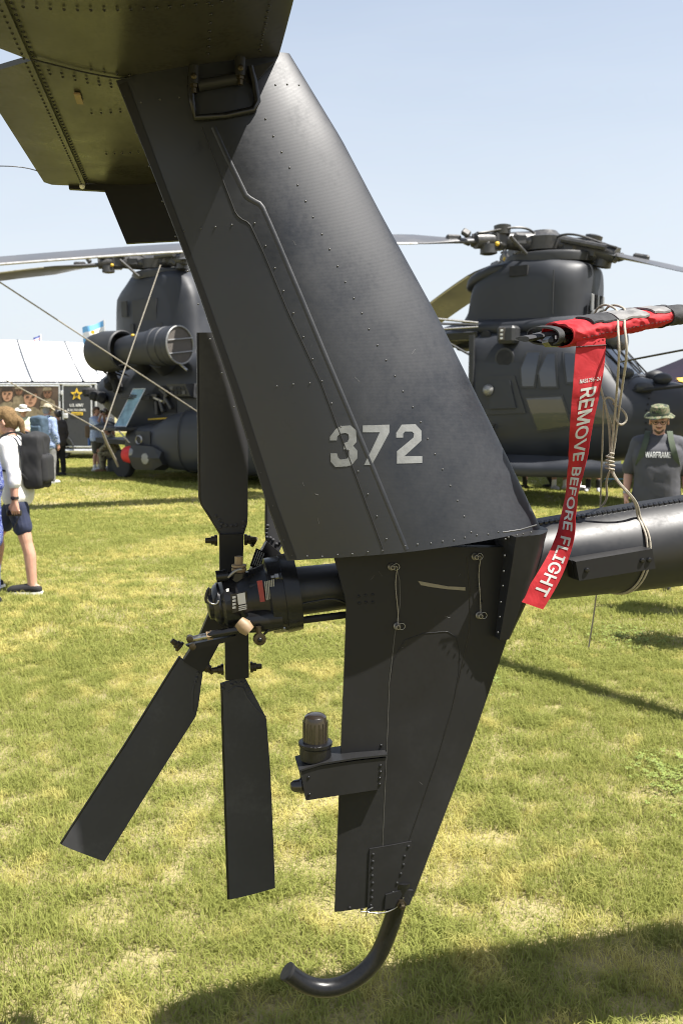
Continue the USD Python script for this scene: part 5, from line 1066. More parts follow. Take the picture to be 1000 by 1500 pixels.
for s_ in (-1, 1):
    w = [(0.365 + s_ * x, y) for x, y in [(0.01, 0.38), (0.05, 0.44), (0.14, 0.47), (0.235, 0.455), (0.21, 0.43), (0.222, 0.425), (0.19, 0.40), (0.20, 0.39), (0.16, 0.37), (0.17, 0.36), (0.12, 0.34), (0.06, 0.335), (0.01, 0.34)]]
    on_canopy(w, M_gold, 'wing_emblem')
on_canopy([(0.365 + 0.03 * math.cos(a), 0.38 + 0.07 * math.sin(a)) for a in np.linspace(0, 6.28, 16)[:-1]], M_gold, 'shield_emblem', 0.03)
for k in range(26):
    u, t = rng.uniform(0.08, 0.9), rng.uniform(0.05, 0.8)
    if abs(u - 0.365) < 0.26 and 0.3 < t < 0.5: continue
    st = [(u + r * math.sin(math.pi * j / 5) / 5.2 / (1 - t * 0.8), t + r * math.cos(math.pi * j / 5) / 2.7) for j in range(10) for r in [0.10 if j % 2 == 0 else 0.04]]
    on_canopy(st, M_star, 'printed_star', 0.012)

# board leaning on the crew step
db = Thing('display_board', 'tall weathered blue-grey board leaning on the side of the big helicopter', 'board', cw(np.array([-10.2, -1.8, 1.32])))
A = np.array([(-10.56, -1.86, 1.30), (-10.13, -1.86, 1.30), (-9.84, -1.48, 2.22), (-10.27, -1.48, 2.22)]); n_ = np.array([0, -0.9, -0.35])
m = trimesh.Trimesh(np.vstack([cw(A), cw(A + n_ * 0.03)]), [[4, 5, 6], [4, 6, 7], [0, 2, 1], [0, 3, 2]] + [t for i in range(4) for t in ([i, (i + 1) % 4, (i + 1) % 4 + 4], [i, (i + 1) % 4 + 4, i + 4])], process=False); m.fix_normals()
db.part('panel', m, M_board, False)
for k in range(4): a_, b_ = cw(A + n_ * 0.03)[k], cw(A + n_ * 0.03)[(k + 1) % 4]; db.part('edge_strip', tube([a_, b_], 0.012, 6), M_alu, 40)
# folding camp chair far behind
fc = at_depth(896, 724, 19.6) * [1, 1, 0]; cc = Thing('camp_chair', 'blue and white folding camp chair seen under the belly of the big helicopter', 'chair', fc)
cc.part('seat', rbox((0.5, 0.45, 0.03), fc + [0, 0, 0.42], None, 0.01), M_lblue, False); cc.part('backrest', rbox((0.5, 0.03, 0.42), fc + [0, 0.24, 0.68], None, 0.01), M_fwhite, False); cc.part('front_flap', rbox((0.46, 0.02, 0.22), fc + [0, -0.22, 0.30], None, 0.008), M_lblue, False)
for s_ in (-1, 1):
    for t_ in (-1, 1): cc.part('leg', tube([fc + [s_ * 0.26, t_ * 0.2, 0.0], fc + [-s_ * 0.2, t_ * 0.2, 0.44]], 0.013, 6), M_trblk, 40)

# tie-down ropes of the big helicopter
def rope(label, pts, r, n=40, knots=()):
    P = spline(np.array(pts), n) if len(pts) > 2 else np.linspace(pts[0], pts[1], n)
    t = np.linspace(0, 1, n); ms = [tube(P, r, 7)] + [ball(k_, r * 2.2, 1, (1, 1, 1.3)) for k_ in knots]
    return single('rope', ms, M_rope, label, 'rope', 60)
g_ = lambda px, py, d: at_depth(px, py, d)
rope('long tie-down rope running from the rear rotor head down to the crew step', [g_(235, 388, 22.4), g_(193, 510, 21.2), g_(152, 630, 20.2)], 0.012)
sagd = lambda a, b, s: [a, (a + b) / 2 - np.array([0, 0, s]), b]
rope('thick rope slanting down from the long overhead blade past the engine', sagd(g_(-14, 404, 13.6), g_(291, 604, 19.3), 0.0)[::2], 0.012)
rope('knotted rope crossing in front of the trailer door to the crew step', [g_(-14, 541, 17), g_(85, 597, 18.8), g_(120, 615, 19.5), g_(150, 633, 20.2)], 0.012, 40, [g_(86, 598, 18.8), g_(96, 603, 19.0), g_(150, 632, 20.2)])
rope('twisted strap dropping from the crew step to the rear wheel', [g_(150, 632, 20.2), g_(158, 652, 20.6), g_(166, 668, 21.0), g_(173, 683, 21.3)], 0.03, 24)

# ---------------------------------------------------------------- red blade cover, its streamer and the tie-down rope over the boom
M_cloth = mat('red_nylon', {'g': ('texture_coordinate', {}), 'n': ('noise_texture', {'scale': 28.0, 'detail': 4.0, 'distortion': 0.8}), 'w': ('noise_texture', {'scale': 900.0, 'detail': 1.0}),
    'r': ('rgb_ramp', {'ramp': [(0.3, (0.34, 0.014, 0.020)), (0.7, (0.48, 0.025, 0.033))]}), 'b': ('bump', {'strength': 0.35, 'distance': 0.006}), 'p': ('principled_bsdf', {'roughness': 0.7, 'specular_ior_level': 0.3}), 't': ('translucent_bsdf', {}), 'm': ('mix_closure', {'fac': 0.22})},
    [('g.object', 'n.vector'), ('n.fac', 'r.fac'), ('n.fac', 'b.height'), ('b.normal', 'p.normal'), ('r.color', 'p.base_color'), ('r.color', 't.color'), ('p.BSDF', 'm.closure1'), ('t.BSDF', 'm.closure2')], surface='m.closure')
M_strap = plain('black_webbing', (0.018, 0.018, 0.019), 0.75, bump=0.4, bscale=700)
M_patch = plain('faded_grey_patch', (0.15, 0.145, 0.14), 0.7, vary=0.6, scale=30)
M_stitch = plain('dark_stitching', (0.06, 0.01, 0.012), 0.8)
M_print = plain('silver_print', (0.40, 0.40, 0.385), 0.45, vary=0.15, scale=40)
def blade_c(u):
    t = (MU - u) / 4.17; return np.array([u, ML - 0.03, MZ - (MZ - 1.926) * t ** 1.6])
cv = Thing('blade_cover', 'red fabric cover strapped over the drooping rotor blade tip on the right', 'cover', w3(blade_c(0.36)), HD)
AC = np.linspace(0, 2 * np.pi, 64, endpoint=False)
def cu(u): return 0.326 + (u - 0.335) * 0.73
def cover_ring(u, off):
    c = blade_c(cu(u)) - [0, 0.03, 0]; k = np.interp(u, [0.33, 0.42, 0.62, 0.68], [1.0, 0.98, 0.86, 0.78]); hh = np.interp(u, [0.33, 0.40, 0.60, 0.68], [0.024, 0.023, 0.02, 0.018]) + off; ww = 0.086 * k + off
    l = ww * np.sign(np.cos(AC)) * np.abs(np.cos(AC)) ** 0.75; z = hh * np.sign(np.sin(AC)) * np.abs(np.sin(AC)) ** 0.8 - 0.004 + 0.10 * l
    P = np.stack([np.full(64, cu(u)), c[1] + l, c[2] + z], 1)
    nz = meshkit.fbm(P * [26, 16, 30] + [3, 1, 7], 4) - 0.5; nz2 = np.abs(meshkit.noise(P * [55, 20, 18] + nz[:, None] * 3, 4) - 0.5)
    d = np.stack([0 * l, l / 0.08, z / 0.03], 1); d /= np.linalg.norm(d, axis=1, keepdims=True)
    return w3(P + d * (nz * 0.013 + (0.25 - nz2) * 0.011)[:, None])
uu = np.linspace(0.335, 0.672, 90)
outer = [cover_ring(u, 0.0) for u in uu]; inner = [cover_ring(u, -0.004) for u in uu[::-1]]
cm = skin(outer + inner + [outer[0]], cap=False); cm.fix_normals()
p_cv = cv.part('cover_sleeve', cm, M_cloth, 40)
def strap(u0, u1, off, name):
    rings = [cover_ring(u, off) for u in np.linspace(u0, u1, 8)]; rin = [cover_ring(u, -0.002) for u in np.linspace(u1, u0, 8)]
    m = skin(rings + rin + [rings[0]], cap=False); m.fix_normals(); return cv.part(name, m, M_strap, 40)
strap(0.645, 0.69, 0.004, 'hook_strap')
def blade_ring(u, off, k=1.0):
    c = blade_c(u); l = (0.088 * k + off) * np.sign(np.cos(AC)) * np.abs(np.cos(AC)) ** 0.75; z = (0.014 + off) * np.sign(np.sin(AC)) * np.abs(np.sin(AC)) ** 0.8
    return w3(np.stack([np.full(64, u), c[1] + l, c[2] + z + 0.1 * l], 1))
rings = [blade_ring(u, 0.006, 0.95) for u in (0.306, 0.318)]; rin = [blade_ring(u, 0.002, 0.95) for u in (0.318, 0.306)]; m = skin(rings + rin + [rings[0]], cap=False); m.fix_normals(); cv.part('hook_strap', m, M_strap, 40)
tp = [pl(800, 484, 0.0), pl(872, 482, 0.0)]
def top_patch(u0, u1, l0, l1, m_, name, off=0.004):
    v = []; us_ = np.linspace(u0, u1, 14); ls = np.linspace(l0, l1, 8)
    rows_ = []
    for u in us_:
        ring = cover_ring(u, off); q = (ring - O1) ; lat = q @ PT; up = np.sin(AC) >= 0; o = np.argsort(lat[up]); zz = np.interp(ls * 0.75 + blade_c(cu(u))[1] - 0.03, lat[up][o], ring[up][o][:, 2])
        top = W(np.full(8, cu(u)), ls * 0.75 + blade_c(cu(u))[1] - 0.03, zz + 0.001); rows_.append(np.vstack([top, top[::-1] - [0, 0, 0.004]]))
    cv.part(name, skin(rows_), m_, 40, p_cv)
top_patch(0.40, 0.47, -0.10, 0.02, M_strap, 'loop_patch'); top_patch(0.475, 0.57, -0.10, 0.06, M_patch, 'printed_patch'); top_patch(0.59, 0.64, -0.09, 0.05, M_patch, 'printed_patch')
st_ = [cover_ring(u, 0.0)[34] - PT * 0.001 for u in np.linspace(0.36, 0.65, 50)]
for k in range(0, 49, 2): cv.part('stitch', tube([st_[k] + PT * -0.003, st_[k + 1] + PT * -0.003], 0.0009, 5), M_stitch, 40, p_cv)

# streamer: left and right edge of the ribbon (photo px, lateral offset)
SL = [(844, 498, -0.064), (839, 560, -0.070), (834, 630, -0.058), (831, 690, -0.006), (828, 722, 0.014), (818, 772, -0.006), (797, 822, -0.040), (778, 853, -0.050), (761, 881, -0.055)]
SR = [(886, 495, -0.064), (881, 560, -0.076), (867, 628, -0.078), (855, 688, -0.075), (846, 722, -0.062), (842, 776, -0.056), (830, 826, -0.056), (814, 861, -0.060), (795, 893, -0.062)]
def edge(E): return spline(np.array([W(*[np.array(v) for v in (pl(x, y, l)[0], l, pl(x, y, l)[1])]) for x, y, l in E]), 80)
EL, ER = edge(SL), edge(SR)
sv = np.linspace(0, 1, 12)
Rb = EL[:, None] * (1 - sv)[None, :, None] + ER[:, None] * sv[None, :, None]
rn = np.cross(np.gradient(Rb, axis=1), np.gradient(Rb, axis=0)); rn /= np.linalg.norm(rn, axis=2, keepdims=True)
if (rn @ PT).mean() > 0: rn = -rn
wav = (meshkit.fbm(Rb * 22, 3, 9) - 0.5)[..., None] * 0.008
Rb = Rb + rn * wav
rib = skin([np.vstack([Rb[i] + rn[i] * 0.0005, (Rb[i] - rn[i] * 0.0005)[::-1]]) for i in range(80)])
sp_ = Thing('warning_streamer', 'red streamer lettered in silver, hanging from the blade cover past the boom', 'streamer', Rb[-1].mean(0), HD)
p_s = sp_.part('ribbon', rib, M_cloth, 40)
LEN = np.r_[0, np.cumsum(np.linalg.norm(np.diff(Rb.mean(1), axis=0), axis=1))]; wid = np.linalg.norm(ER - EL, axis=1)
def on_ribbon(s, v, off):
    """s metres down the ribbon, v 0..1 across."""
    i = np.interp(s, LEN, np.arange(80)); i0 = np.clip(i.astype(int), 0, 78); f = (i - i0)[:, None]; j = np.clip(v, 0, 1) * 11; j0 = np.clip(j.astype(int), 0, 10); g2 = (j - j0)[:, None]
    B = lambda A: (A[i0, j0] * (1 - f) * (1 - g2) + A[i0 + 1, j0] * f * (1 - g2) + A[i0, j0 + 1] * (1 - f) * g2 + A[i0 + 1, j0 + 1] * f * g2)
    return B(Rb) + B(rn) * off[:, None]
def s_at(py):  # distance along for a photo row
    rows_y = np.interp(np.linspace(0, 1, 80), np.linspace(0, 1, len(SL)), [(a[1] + b[1]) / 2 for a, b in zip(SL, SR)])
    return np.interp(py, rows_y, LEN)
def ribbon_text(s, y0, y1, v0, v1, side=1):
    t = meshkit.text_mesh(s, 1.0, 0.02, bold=True).subdivide_to_size(0.18, max_iter=8); x, y = t.vertices[:, 0], t.vertices[:, 1]; zz = t.vertices[:, 2]
    x = (x - x.min()) / (x.max() - x.min()); y = (y - y.min()) / (y.max() - y.min())
    P = on_ribbon(s_at(y0) + x * (s_at(y1) - s_at(y0)), v0 + y * (v1 - v0), np.where(zz > 0.01, 0.0013, 0.0002))
    sp_.part('lettering', trimesh.Trimesh(P, t.faces[:, ::1], process=False), M_print, False, p_s)
ribbon_text('REMOVE BEFORE FLIGHT', 583, 876, 0.27, 0.84)
t = meshkit.text_mesh('NAS1756-24', 1.0, 0.02, bold=True).subdivide_to_size(0.18, max_iter=8); x, y, zz = t.vertices.T
x = (x - x.min()) / (x.max() - x.min()); y = (y - y.min()) / (y.max() - y.min()); s0_ = s_at(573)
sp_.part('lettering', trimesh.Trimesh(on_ribbon(s0_ - y * 0.0085, 0.22 + x * 0.72, np.where(zz > 0.01, 0.0013, 0.0002)), t.faces, process=False), M_print, False, p_s)
sp_.part('seam', tube(np.array([Rb[2, j] + rn[2, j] * 0.002 for j in range(12)]), 0.0016, 6), M_stitch, 40, p_s)

# tie-down rope
def q_(px, py, l): u, z = pl(px, py, l); return W(np.array(u), np.array(l), np.array(z))
RR = 0.0028
bl0 = 0.455
over = lambda du: [w3(np.array([bl0 + .04 + du, 0.20, blade_c(bl0)[2] - 0.01])), w3(np.array([bl0 + 0.03 + du, 0.16, blade_c(bl0)[2] + 0.044])), w3(np.array([bl0 + 0.015 + du, 0.05, blade_c(bl0)[2] + 0.036]))]
tieA = spline(np.array(over(0.0) + [q_(905, 485, -0.085), q_(906, 503, -0.102), q_(904, 560, -0.05), q_(899, 620, 0.01), q_(894, 668, 0.03)]), 70)
tieB = spline(np.array(over(0.022) + [q_(915, 484, -0.085), q_(917, 502, -0.102), q_(912, 560, -0.05), q_(904, 620, 0.01), q_(897, 668, 0.03)]), 70)
kn = [q_(893 + 5 * math.sin(k * 1.5), 664 + k * 1.35, 0.03 - 0.012 * math.cos(k * 1.5)) for k in range(20)]
bu = 0.545
wrap1 = [q_(897, 690, 0.025), q_(915, 716, 0.02), q_(934, 742, 0.028)] + [on_boom(bu - 0.03 * math.cos(math.radians(a)) ** 2 * 0 - 0.015 + 0.022 * math.cos(math.radians(a - 8)), a, RR) for a in (52, 30, 8, -15, -40, -65, -90, -115, -150, -180)]
wrap2 = [p + (on_boom(bu, 0, 0) - on_boom(bu + 0.008, 0, 0)) * (0.3 + 0.7 * min(1, k / 5)) + [0, 0, 0.001] for k, p in enumerate(wrap1)]
back = [q_(893, 690, 0.03), q_(888, 715, 0.07), q_(884, 738, 0.13), on_boom(0.50, 120, RR), on_boom(0.51, 160, RR)]
left = spline(np.array([q_(874, 540, 0.02), q_(880, 570, 0.02), q_(886, 592, 0.02), q_(892, 628, 0.03), q_(893, 668, 0.03)]), 40)
left2 = spline(np.array([q_(884, 583, 0.025), q_(890, 606, 0.03), q_(899, 640, 0.03), q_(895, 668, 0.035)]), 40)
loop = spline(np.array([q_(884, 588, 0.015), q_(889, 582, 0.01), q_(898, 586, 0.01), q_(901, 600, 0.01), q_(902, 614, 0.005), q_(909, 622, 0.0), q_(917, 615, 0.0), q_(915, 605, 0.0), q_(907, 597, 0.01), q_(897, 590, 0.02)]), 60)
hang = spline(np.array([q_(884, 584, 0.02), q_(883, 620, 0.05), q_(881, 680, 0.12), q_(879, 740, 0.235), q_(877, 810, 0.25), q_(873, 872, 0.25), q_(868, 910, 0.25), q_(862, 948, 0.25)]), 70)
tr_ = Thing('tie_down_rope', 'beige cord knotted from the covered blade tip down around the tail boom', 'rope', on_boom(bu, -90), HD)
for nm, P in (('strand', tieA), ('strand', tieB), ('knot', spline(np.array(kn), 120)), ('strand', spline(np.array(wrap1), 60)), ('strand', spline(np.array(wrap2), 60)), ('strand', spline(np.array(back), 30)), ('strand', left), ('strand', left2), ('loop', loop), ('loose_end', hang)):
    tr_.part(nm, tube(P, RR * (0.82 if nm == 'knot' else 0.7 if nm == 'loose_end' else 0.92), 9), M_rope, 60)
# ---------------------------------------------------------------- people
M3 = manifold3d
def _sph(p, r): return M3.Manifold.sphere(float(r), 16).translate([float(x) for x in p])
def bone(a, ra, b, rb): return M3.Manifold.batch_hull([_sph(a, ra), _sph(b, rb)])
def hullpts(L): return M3.Manifold.batch_hull([_sph(p, r) for p, r in L])
def blend(bs, edge=0.03, it=8):
    m = M3.Manifold.batch_boolean(bs, M3.OpType.Add).refine_to_length(edge); t = tm(m); t = trimesh.Trimesh(t.vertices, t.faces, process=True)
    trimesh.smoothing.filter_taubin(t, lamb=0.5, nu=0.52, iterations=it); return t
def skin_mat(name, c): return plain(name, c, 0.5, vary=0.1, scale=20, subsurface_weight=0.08, subsurface_scale=0.01)
M_sk1, M_sk2 = skin_mat('fair_skin', (0.47, 0.265, 0.19)), skin_mat('tanned_skin', (0.32, 0.165, 0.11))
M_eye = plain('dark_eye', (0.02, 0.015, 0.012), 0.2)
M_lip = plain('lips', (0.33, 0.12, 0.10), 0.5)
def fabric(name, c, vary=0.2, scale=30, **k): return plain(name, c, 0.85, vary=vary, scale=scale, bump=0.35, bscale=500, **k)
def check_mat(name, a, b, c, sc=26.0, lines=(1, 1)):
    n = {'g': ('texture_coordinate', {}), 's': ('separate_xyz', {}), 'w1': ('wave_texture', {'wave_type': 'bands', 'bands_direction': 'z', 'scale': sc}), 'w2': ('wave_texture', {'wave_type': 'bands', 'bands_direction': 'diagonal', 'scale': sc * 0.75}),
         'r1': ('rgb_ramp', {'ramp': [(0.45, a), (0.55, b)]}), 'r2': ('rgb_ramp', {'ramp': [(0.55, (0, 0, 0)), (0.62, (1, 1, 1))]}), 'm': ('mix_color', {'b': c}), 'p': ('principled_bsdf', {'roughness': 0.85})}
    return mat(name, n, [('g.object', 'w1.vector'), ('g.object', 'w2.vector'), ('w1.fac', 'r1.fac'), ('w2.fac', 'r2.fac'), ('r1.color', 'm.a'), ('r2.color', 'm.fac'), ('m.result', 'p.base_color')])
def camo_mat(name, cols, sc=9.0):
    n = {'g': ('texture_coordinate', {}), 'n': ('noise_texture', {'scale': sc, 'detail': 2.0, 'distortion': 0.6}), 'r': ('rgb_ramp', {'interpolate': False, 'ramp': [(0.0, cols[0]), (0.42, cols[1]), (0.52, cols[2]), (0.6, cols[3])]}), 'p': ('principled_bsdf', {'roughness': 0.85})}
    return mat(name, n, [('g.object', 'n.vector'), ('n.fac', 'r.fac'), ('r.color', 'p.base_color')])
V = lambda *a: np.array(a, float)
STAND = dict(pelvis=V(0, 0, .95), waist=V(0, 0, 1.10), chest=V(0, 0, 1.30), neck=V(-.01, 0, 1.47), head=V(.025, 0, 1.625),
    hipL=V(0, .085, .92), kneeL=V(.015, .10, .50), ankL=V(-.02, .11, .085), toeL=V(.15, .13, .035), hipR=V(0, -.085, .92), kneeR=V(.015, -.10, .50), ankR=V(-.02, -.11, .085), toeR=V(.15, -.13, .035),
    shL=V(-.01, .175, 1.415), elL=V(-.03, .225, 1.13), wrL=V(.06, .225, .89), shR=V(-.01, -.175, 1.415), elR=V(-.03, -.225, 1.13), wrR=V(.06, -.225, .89))
class Figure:
    """A standing or seated person, built in a local frame that faces +x with the left side towards +y."""
    def __init__(s, label, base, face, h=1.75, pose=None, skin=None, female=False, group=None, fat=1.0, grip=0.5):
        s.th = Thing('person', label, 'person', base, face, group); s.k = h / 1.75; s.J = {**STAND, **(pose or {})}; s.fat = fat; s.sk = skin or M_sk1; s.fem = female
        J = s.J; f = fat
        t = s.torso(0.0); legs = s.leg('L', 0, 1) + s.leg('R', 0, 1); arms = s.arm('L', 0, 1) + s.arm('R', 0, 1)
        H = J['head']; n0 = J['neck']; u = s.up = (H - n0) / np.linalg.norm(H - n0)
        fx = V(1, 0, 0) - u * u[0]
        s.fx = pose.get('look') if pose and 'look' in pose else fx / np.linalg.norm(fx); s.fy = np.cross(u, s.fx)
        hp = lambda x, y, z: H + s.fx * x + s.fy * y + u * z
        s.hp = hp
        head = [hullpts([(hp(.0, 0, .045), .079), (hp(-.03, 0, .04), .078), (hp(.015, 0, .0), .068)]), hullpts([(hp(.02, .0, -.02), .062), (hp(.052, 0, -.075), .030), (hp(.03, .03, -.06), .030), (hp(.03, -.03, -.06), .030)]),
                bone(n0 - u * .02, .058, H - u * .05 - s.fx * .015, .052), hullpts([(hp(.085, 0, .015), .010), (hp(.103, 0, -.02), .013), (hp(.085, .014, -.024), .010), (hp(.085, -.014, -.024), .010)]),
                hullpts([(hp(.07, .03, .028), .018), (hp(.07, -.03, .028), .018)]), bone(hp(-.005, .078, .015), .012, hp(-.01, .083, -.025), .010), bone(hp(-.005, -.078, .015), .012, hp(-.01, -.083, -.025), .010)]
        body = blend(t + legs + arms + head + s.hand('L', grip) + s.hand('R', grip), 0.022, 6)
        s.add('body', body, s.sk)
        for q in (-1, 1):
            s.add('eye', ball(hp(.074, q * .031, .008), .0125, 2, (.8, 1.1, .7)), M_eye)
        s.add('mouth', ball(hp(.086, 0, -.050), .012, 2, (.5, 1.7, .38)), M_lip)
    def add(s, name, m, mt, smooth=60, parent=None, label=None):
        m = tm(m); m = trimesh.Trimesh(m.vertices * s.k, m.faces, process=False); return s.th.part(name, m, mt, smooth, parent, label, None, world=False)
    def torso(s, e, lo=0.0):
        J, f = s.J, s.fat; y = V(0, 1, 0); w = 0.93 if s.fem else 1.0
        out = [hullpts([(J['chest'] + y * .10 * w, .112 * f + e), (J['chest'] - y * .10 * w, .112 * f + e), (J['waist'] + y * .065, .108 * f + e), (J['waist'] - y * .065, .108 * f + e)]),
               hullpts([(J['waist'] + y * .065, .108 * f + e), (J['waist'] - y * .065, .108 * f + e), (J['pelvis'] + y * .075, .112 * f + e), (J['pelvis'] - y * .075, .112 * f + e)]),
               hullpts([(J['shL'] * .92 + J['shR'] * .08, .062 + e), (J['shR'] * .92 + J['shL'] * .08, .062 + e), (J['chest'] + y * .09, .105 + e), (J['chest'] - y * .09, .105 + e), (J['neck'] - V(0, 0, .04), .06 + e)])]
        if s.fem: out += [bone(J['chest'] + V(.075, .06, .0), .075 + e, J['chest'] + V(.075, -.06, .0), .075 + e)]
        return out
    def leg(s, S, e, upto, r0=.088, r1=.060, r2=.042):
        J = s.J; a, b, c, d = J['hip' + S], J['knee' + S], J['ank' + S], J['toe' + S]; out = [bone(a, r0 * s.fat + e, b, r1 + e)] if upto > .45 else [bone(a, r0 * s.fat + e, a + (b - a) * upto * 2, (r0 * s.fat) * (1 - upto * 2) + r1 * upto * 2 + e)]
        if upto > .55:
            t = min(1, (upto - .5) * 2); calf = b + (c - b) * .32 - V(.018, 0, 0) * 1.0
            out += [bone(b, r1 - .004 + e, calf, .056 + e), bone(calf, .056 + e, b + (c - b) * max(t, .4), (r2 if t > .9 else .048) + e)]
        if upto >= .99 and e == 0: out += [hullpts([(c - V(0, 0, .02), .042), (d, .03), (c * .5 + d * .5 - V(0, 0, .01), .035), (c - (d - c) * .25 - V(0, 0, .045), .032)])]
        return out
    def arm(s, S, e, upto, r0=.052, r1=.042, r2=.029):
        J = s.J; a, b, c = J['sh' + S], J['el' + S], J['wr' + S]
        if upto <= .5: t = upto * 2; return [bone(a, r0 + e, a + (b - a) * t, r0 + (r1 - r0) * t + e)]
        out = [bone(a, r0 + e, b, r1 + e)]; t = (upto - .5) * 2
        fo = b + (c - b) * .25; out += [bone(b, r1 - .003 + e, fo, .043 + e), bone(fo, .043 + e, b + (c - b) * max(t, .3), .043 + (r2 - .043) * t + e)]
        return out
    def hand(s, S, grip):
        J = s.J; w = J['wr' + S]; d = w - J['el' + S]; d /= np.linalg.norm(d); side = 1 if S == 'L' else -1
        inn = V(0, -side, 0) - d * (d @ V(0, -side, 0)); inn /= np.linalg.norm(inn); fw = np.cross(d, inn) * side; fw = -fw if fw[0] < 0 else fw
        out = [hullpts([(w, .025), (w + d * .085 + fw * .030, .013), (w + d * .088 - fw * .030, .012), (w + d * .03 + fw * .024, .016), (w + d * .03 - fw * .02, .015)])]
        for k, (o, L) in enumerate(((.030, .072), (.010, .080), (-.010, .075), (-.029, .058))):
            p = w + d * .085 + fw * o; a = grip * 1.0; dirs = d
            for j, fr in enumerate((.45, .32, .23)):
                ang = a * (j + .6) * .75; q = p + (d * math.cos(ang) + inn * math.sin(ang)) * L * fr; out.append(bone(p, .0095 - .001 * j, q, .0085 - .001 * j)); p = q
        p = w + d * .025 + fw * .026; q = p + (d * .7 + fw * .6 + inn * .25) * .042; r = q + (d * .85 + fw * .1 + inn * .45) * .032
        out += [bone(p, .014, q, .0105), bone(q, .0105, r, .009)]
        return out
    # clothing
    def shirt(s, m, sleeve=.28, hem=.0, e=.017, name='shirt', seed=1, both=True):
        J = s.J; bs = s.torso(e)
        for S in 'LR': bs += s.arm(S, e + .006, sleeve)
        if hem: bs += [hullpts([(J['pelvis'] + V(0, .08, -hem), .118 * s.fat + e), (J['pelvis'] + V(0, -.08, -hem), .118 * s.fat + e), (J['waist'] + V(0, .065, 0), .108 * s.fat + e), (J['waist'] - V(0, .065, 0), .108 * s.fat + e)])]
        t = blend(bs, 0.024, 5)
        nz = meshkit.fbm(np.asarray(t.vertices) * [9, 9, 14] + seed, 4) - .5; t.vertices += np.asarray(t.vertex_normals) * (nz * .020)[:, None]
        return s.add(name, t, m)
    def legs_wear(s, m, upto, e=.018, name='trousers', seed=2):
        bs = s.leg('L', e, upto) + s.leg('R', e, upto); J = s.J
        bs += [hullpts([(J['pelvis'] + V(0, .075, 0), .113 * s.fat + e * .6), (J['pelvis'] - V(0, .075, 0), .113 * s.fat + e * .6), (J['hipL'], .09 * s.fat + e), (J['hipR'], .09 * s.fat + e)])]
        t = blend(bs, 0.026, 4); nz = meshkit.fbm(np.asarray(t.vertices) * [9, 9, 12] + seed, 4) - .5; t.vertices += np.asarray(t.vertex_normals) * (nz * .026)[:, None]
        return s.add(name, t, m)
    def shoes(s, m, sole, sock=None, sock_h=.18):
        J = s.J
        for S in 'LR':
            c, d = J['ank' + S], J['toe' + S]; f = (d - c) * V(1, 1, 0); f /= np.linalg.norm(f)
            p = s.add('shoe', blend([hullpts([(c + V(0, 0, -.03), .048), (d + f * .03, .034), (d + f * .0 + V(0, 0, .01), .042), (c - f * .05 - V(0, 0, .045), .040)])], .02, 4), m)
            pts = []
            for z in (d[2] - .034, d[2] - .010):
                pts += [np.r_[(c - f * .092 + np.cross(f, V(0, 0, 1)) * a * .034)[:2], z] for a in (-1, 1)] + [np.r_[(d - f * .02 + np.cross(f, V(0, 0, 1)) * a * .046)[:2], z] for a in (-1, 1)] + [np.r_[(d + f * .062 + np.cross(f, V(0, 0, 1)) * a * .024)[:2], z] for a in (-1, 1)]
            s.add('sole', trimesh.convex.convex_hull(np.array(pts)), sole, 30, p)
            if sock is not None:
                k = J['knee' + S]; u_ = (k - c) / np.linalg.norm(k - c); s.add('sock', blend([bone(c - u_ * .03, .050, c + u_ * sock_h, .058 if sock_h > .12 else .05)], .02, 3), sock)
    def hair(s, m, long=False, name='hair'):
        hp = s.hp; t = blend([hullpts([(hp(-.035, 0, .05), .090), (hp(.005, 0, .075), .072), (hp(-.045, 0, .0), .082)]), hullpts([(hp(-.05, 0, -.02), .07), (hp(-.04, 0, .03), .085)])], .02, 4)
        v = np.asarray(t.vertices); t.vertices = v + np.asarray(t.vertex_normals) * ((meshkit.fbm(v * [40, 40, 14], 3) - .5) * .026)[:, None]
        p = s.add(name, t, m)
        return p
    def hat(s, m, brim=.075, band=None, name='hat', droop=.25, peak=False):
        hp = s.hp; c = hp(-.008, 0, .062); u, fx, fy = s.up, s.fx, s.fy; a = np.linspace(0, 2 * np.pi, 36, endpoint=False)
        ring = lambda rx, ry, z: c + (np.cos(a) * rx)[:, None] * fx + (np.sin(a) * ry)[:, None] * fy + u * z
        wob = .010 * np.sin(a * 2 + .8) + .006 * np.sin(a * 5)
        rg_ = [ring(.100, .088, .0), ring(.104 + brim * .5, .092 + brim * .5, -.006 * 1.0), ring(.106 + brim, .094 + brim, -droop * brim) + wob[:, None] * u, ring(.106 + brim, .094 + brim, -droop * brim + .006) + wob[:, None] * u, ring(.106 + brim * .5, .094 + brim * .5, .006), ring(.103, .091, .012), ring(.101, .089, .06), ring(.092, .080, .088), ring(.06, .05, .098), ring(.01, .01, .099)]
        p = s.add(name, skin(rg_), m, 50)
        if band is not None: s.add('hat_band', skin([ring(.106, .094, .012), ring(.106, .094, .030), ring(.1, .088, .030), ring(.1, .088, .012)] + [ring(.106, .094, .012)], False), band, 50, p)
        return p
    def world(s, p):
        c, q = math.cos(s.th.rot), math.sin(s.th.rot); p = np.asarray(p, float) * s.k
        return s.th.base + np.stack([p[..., 0] * c - p[..., 1] * q, p[..., 0] * q + p[..., 1] * c, p[..., 2]], -1)
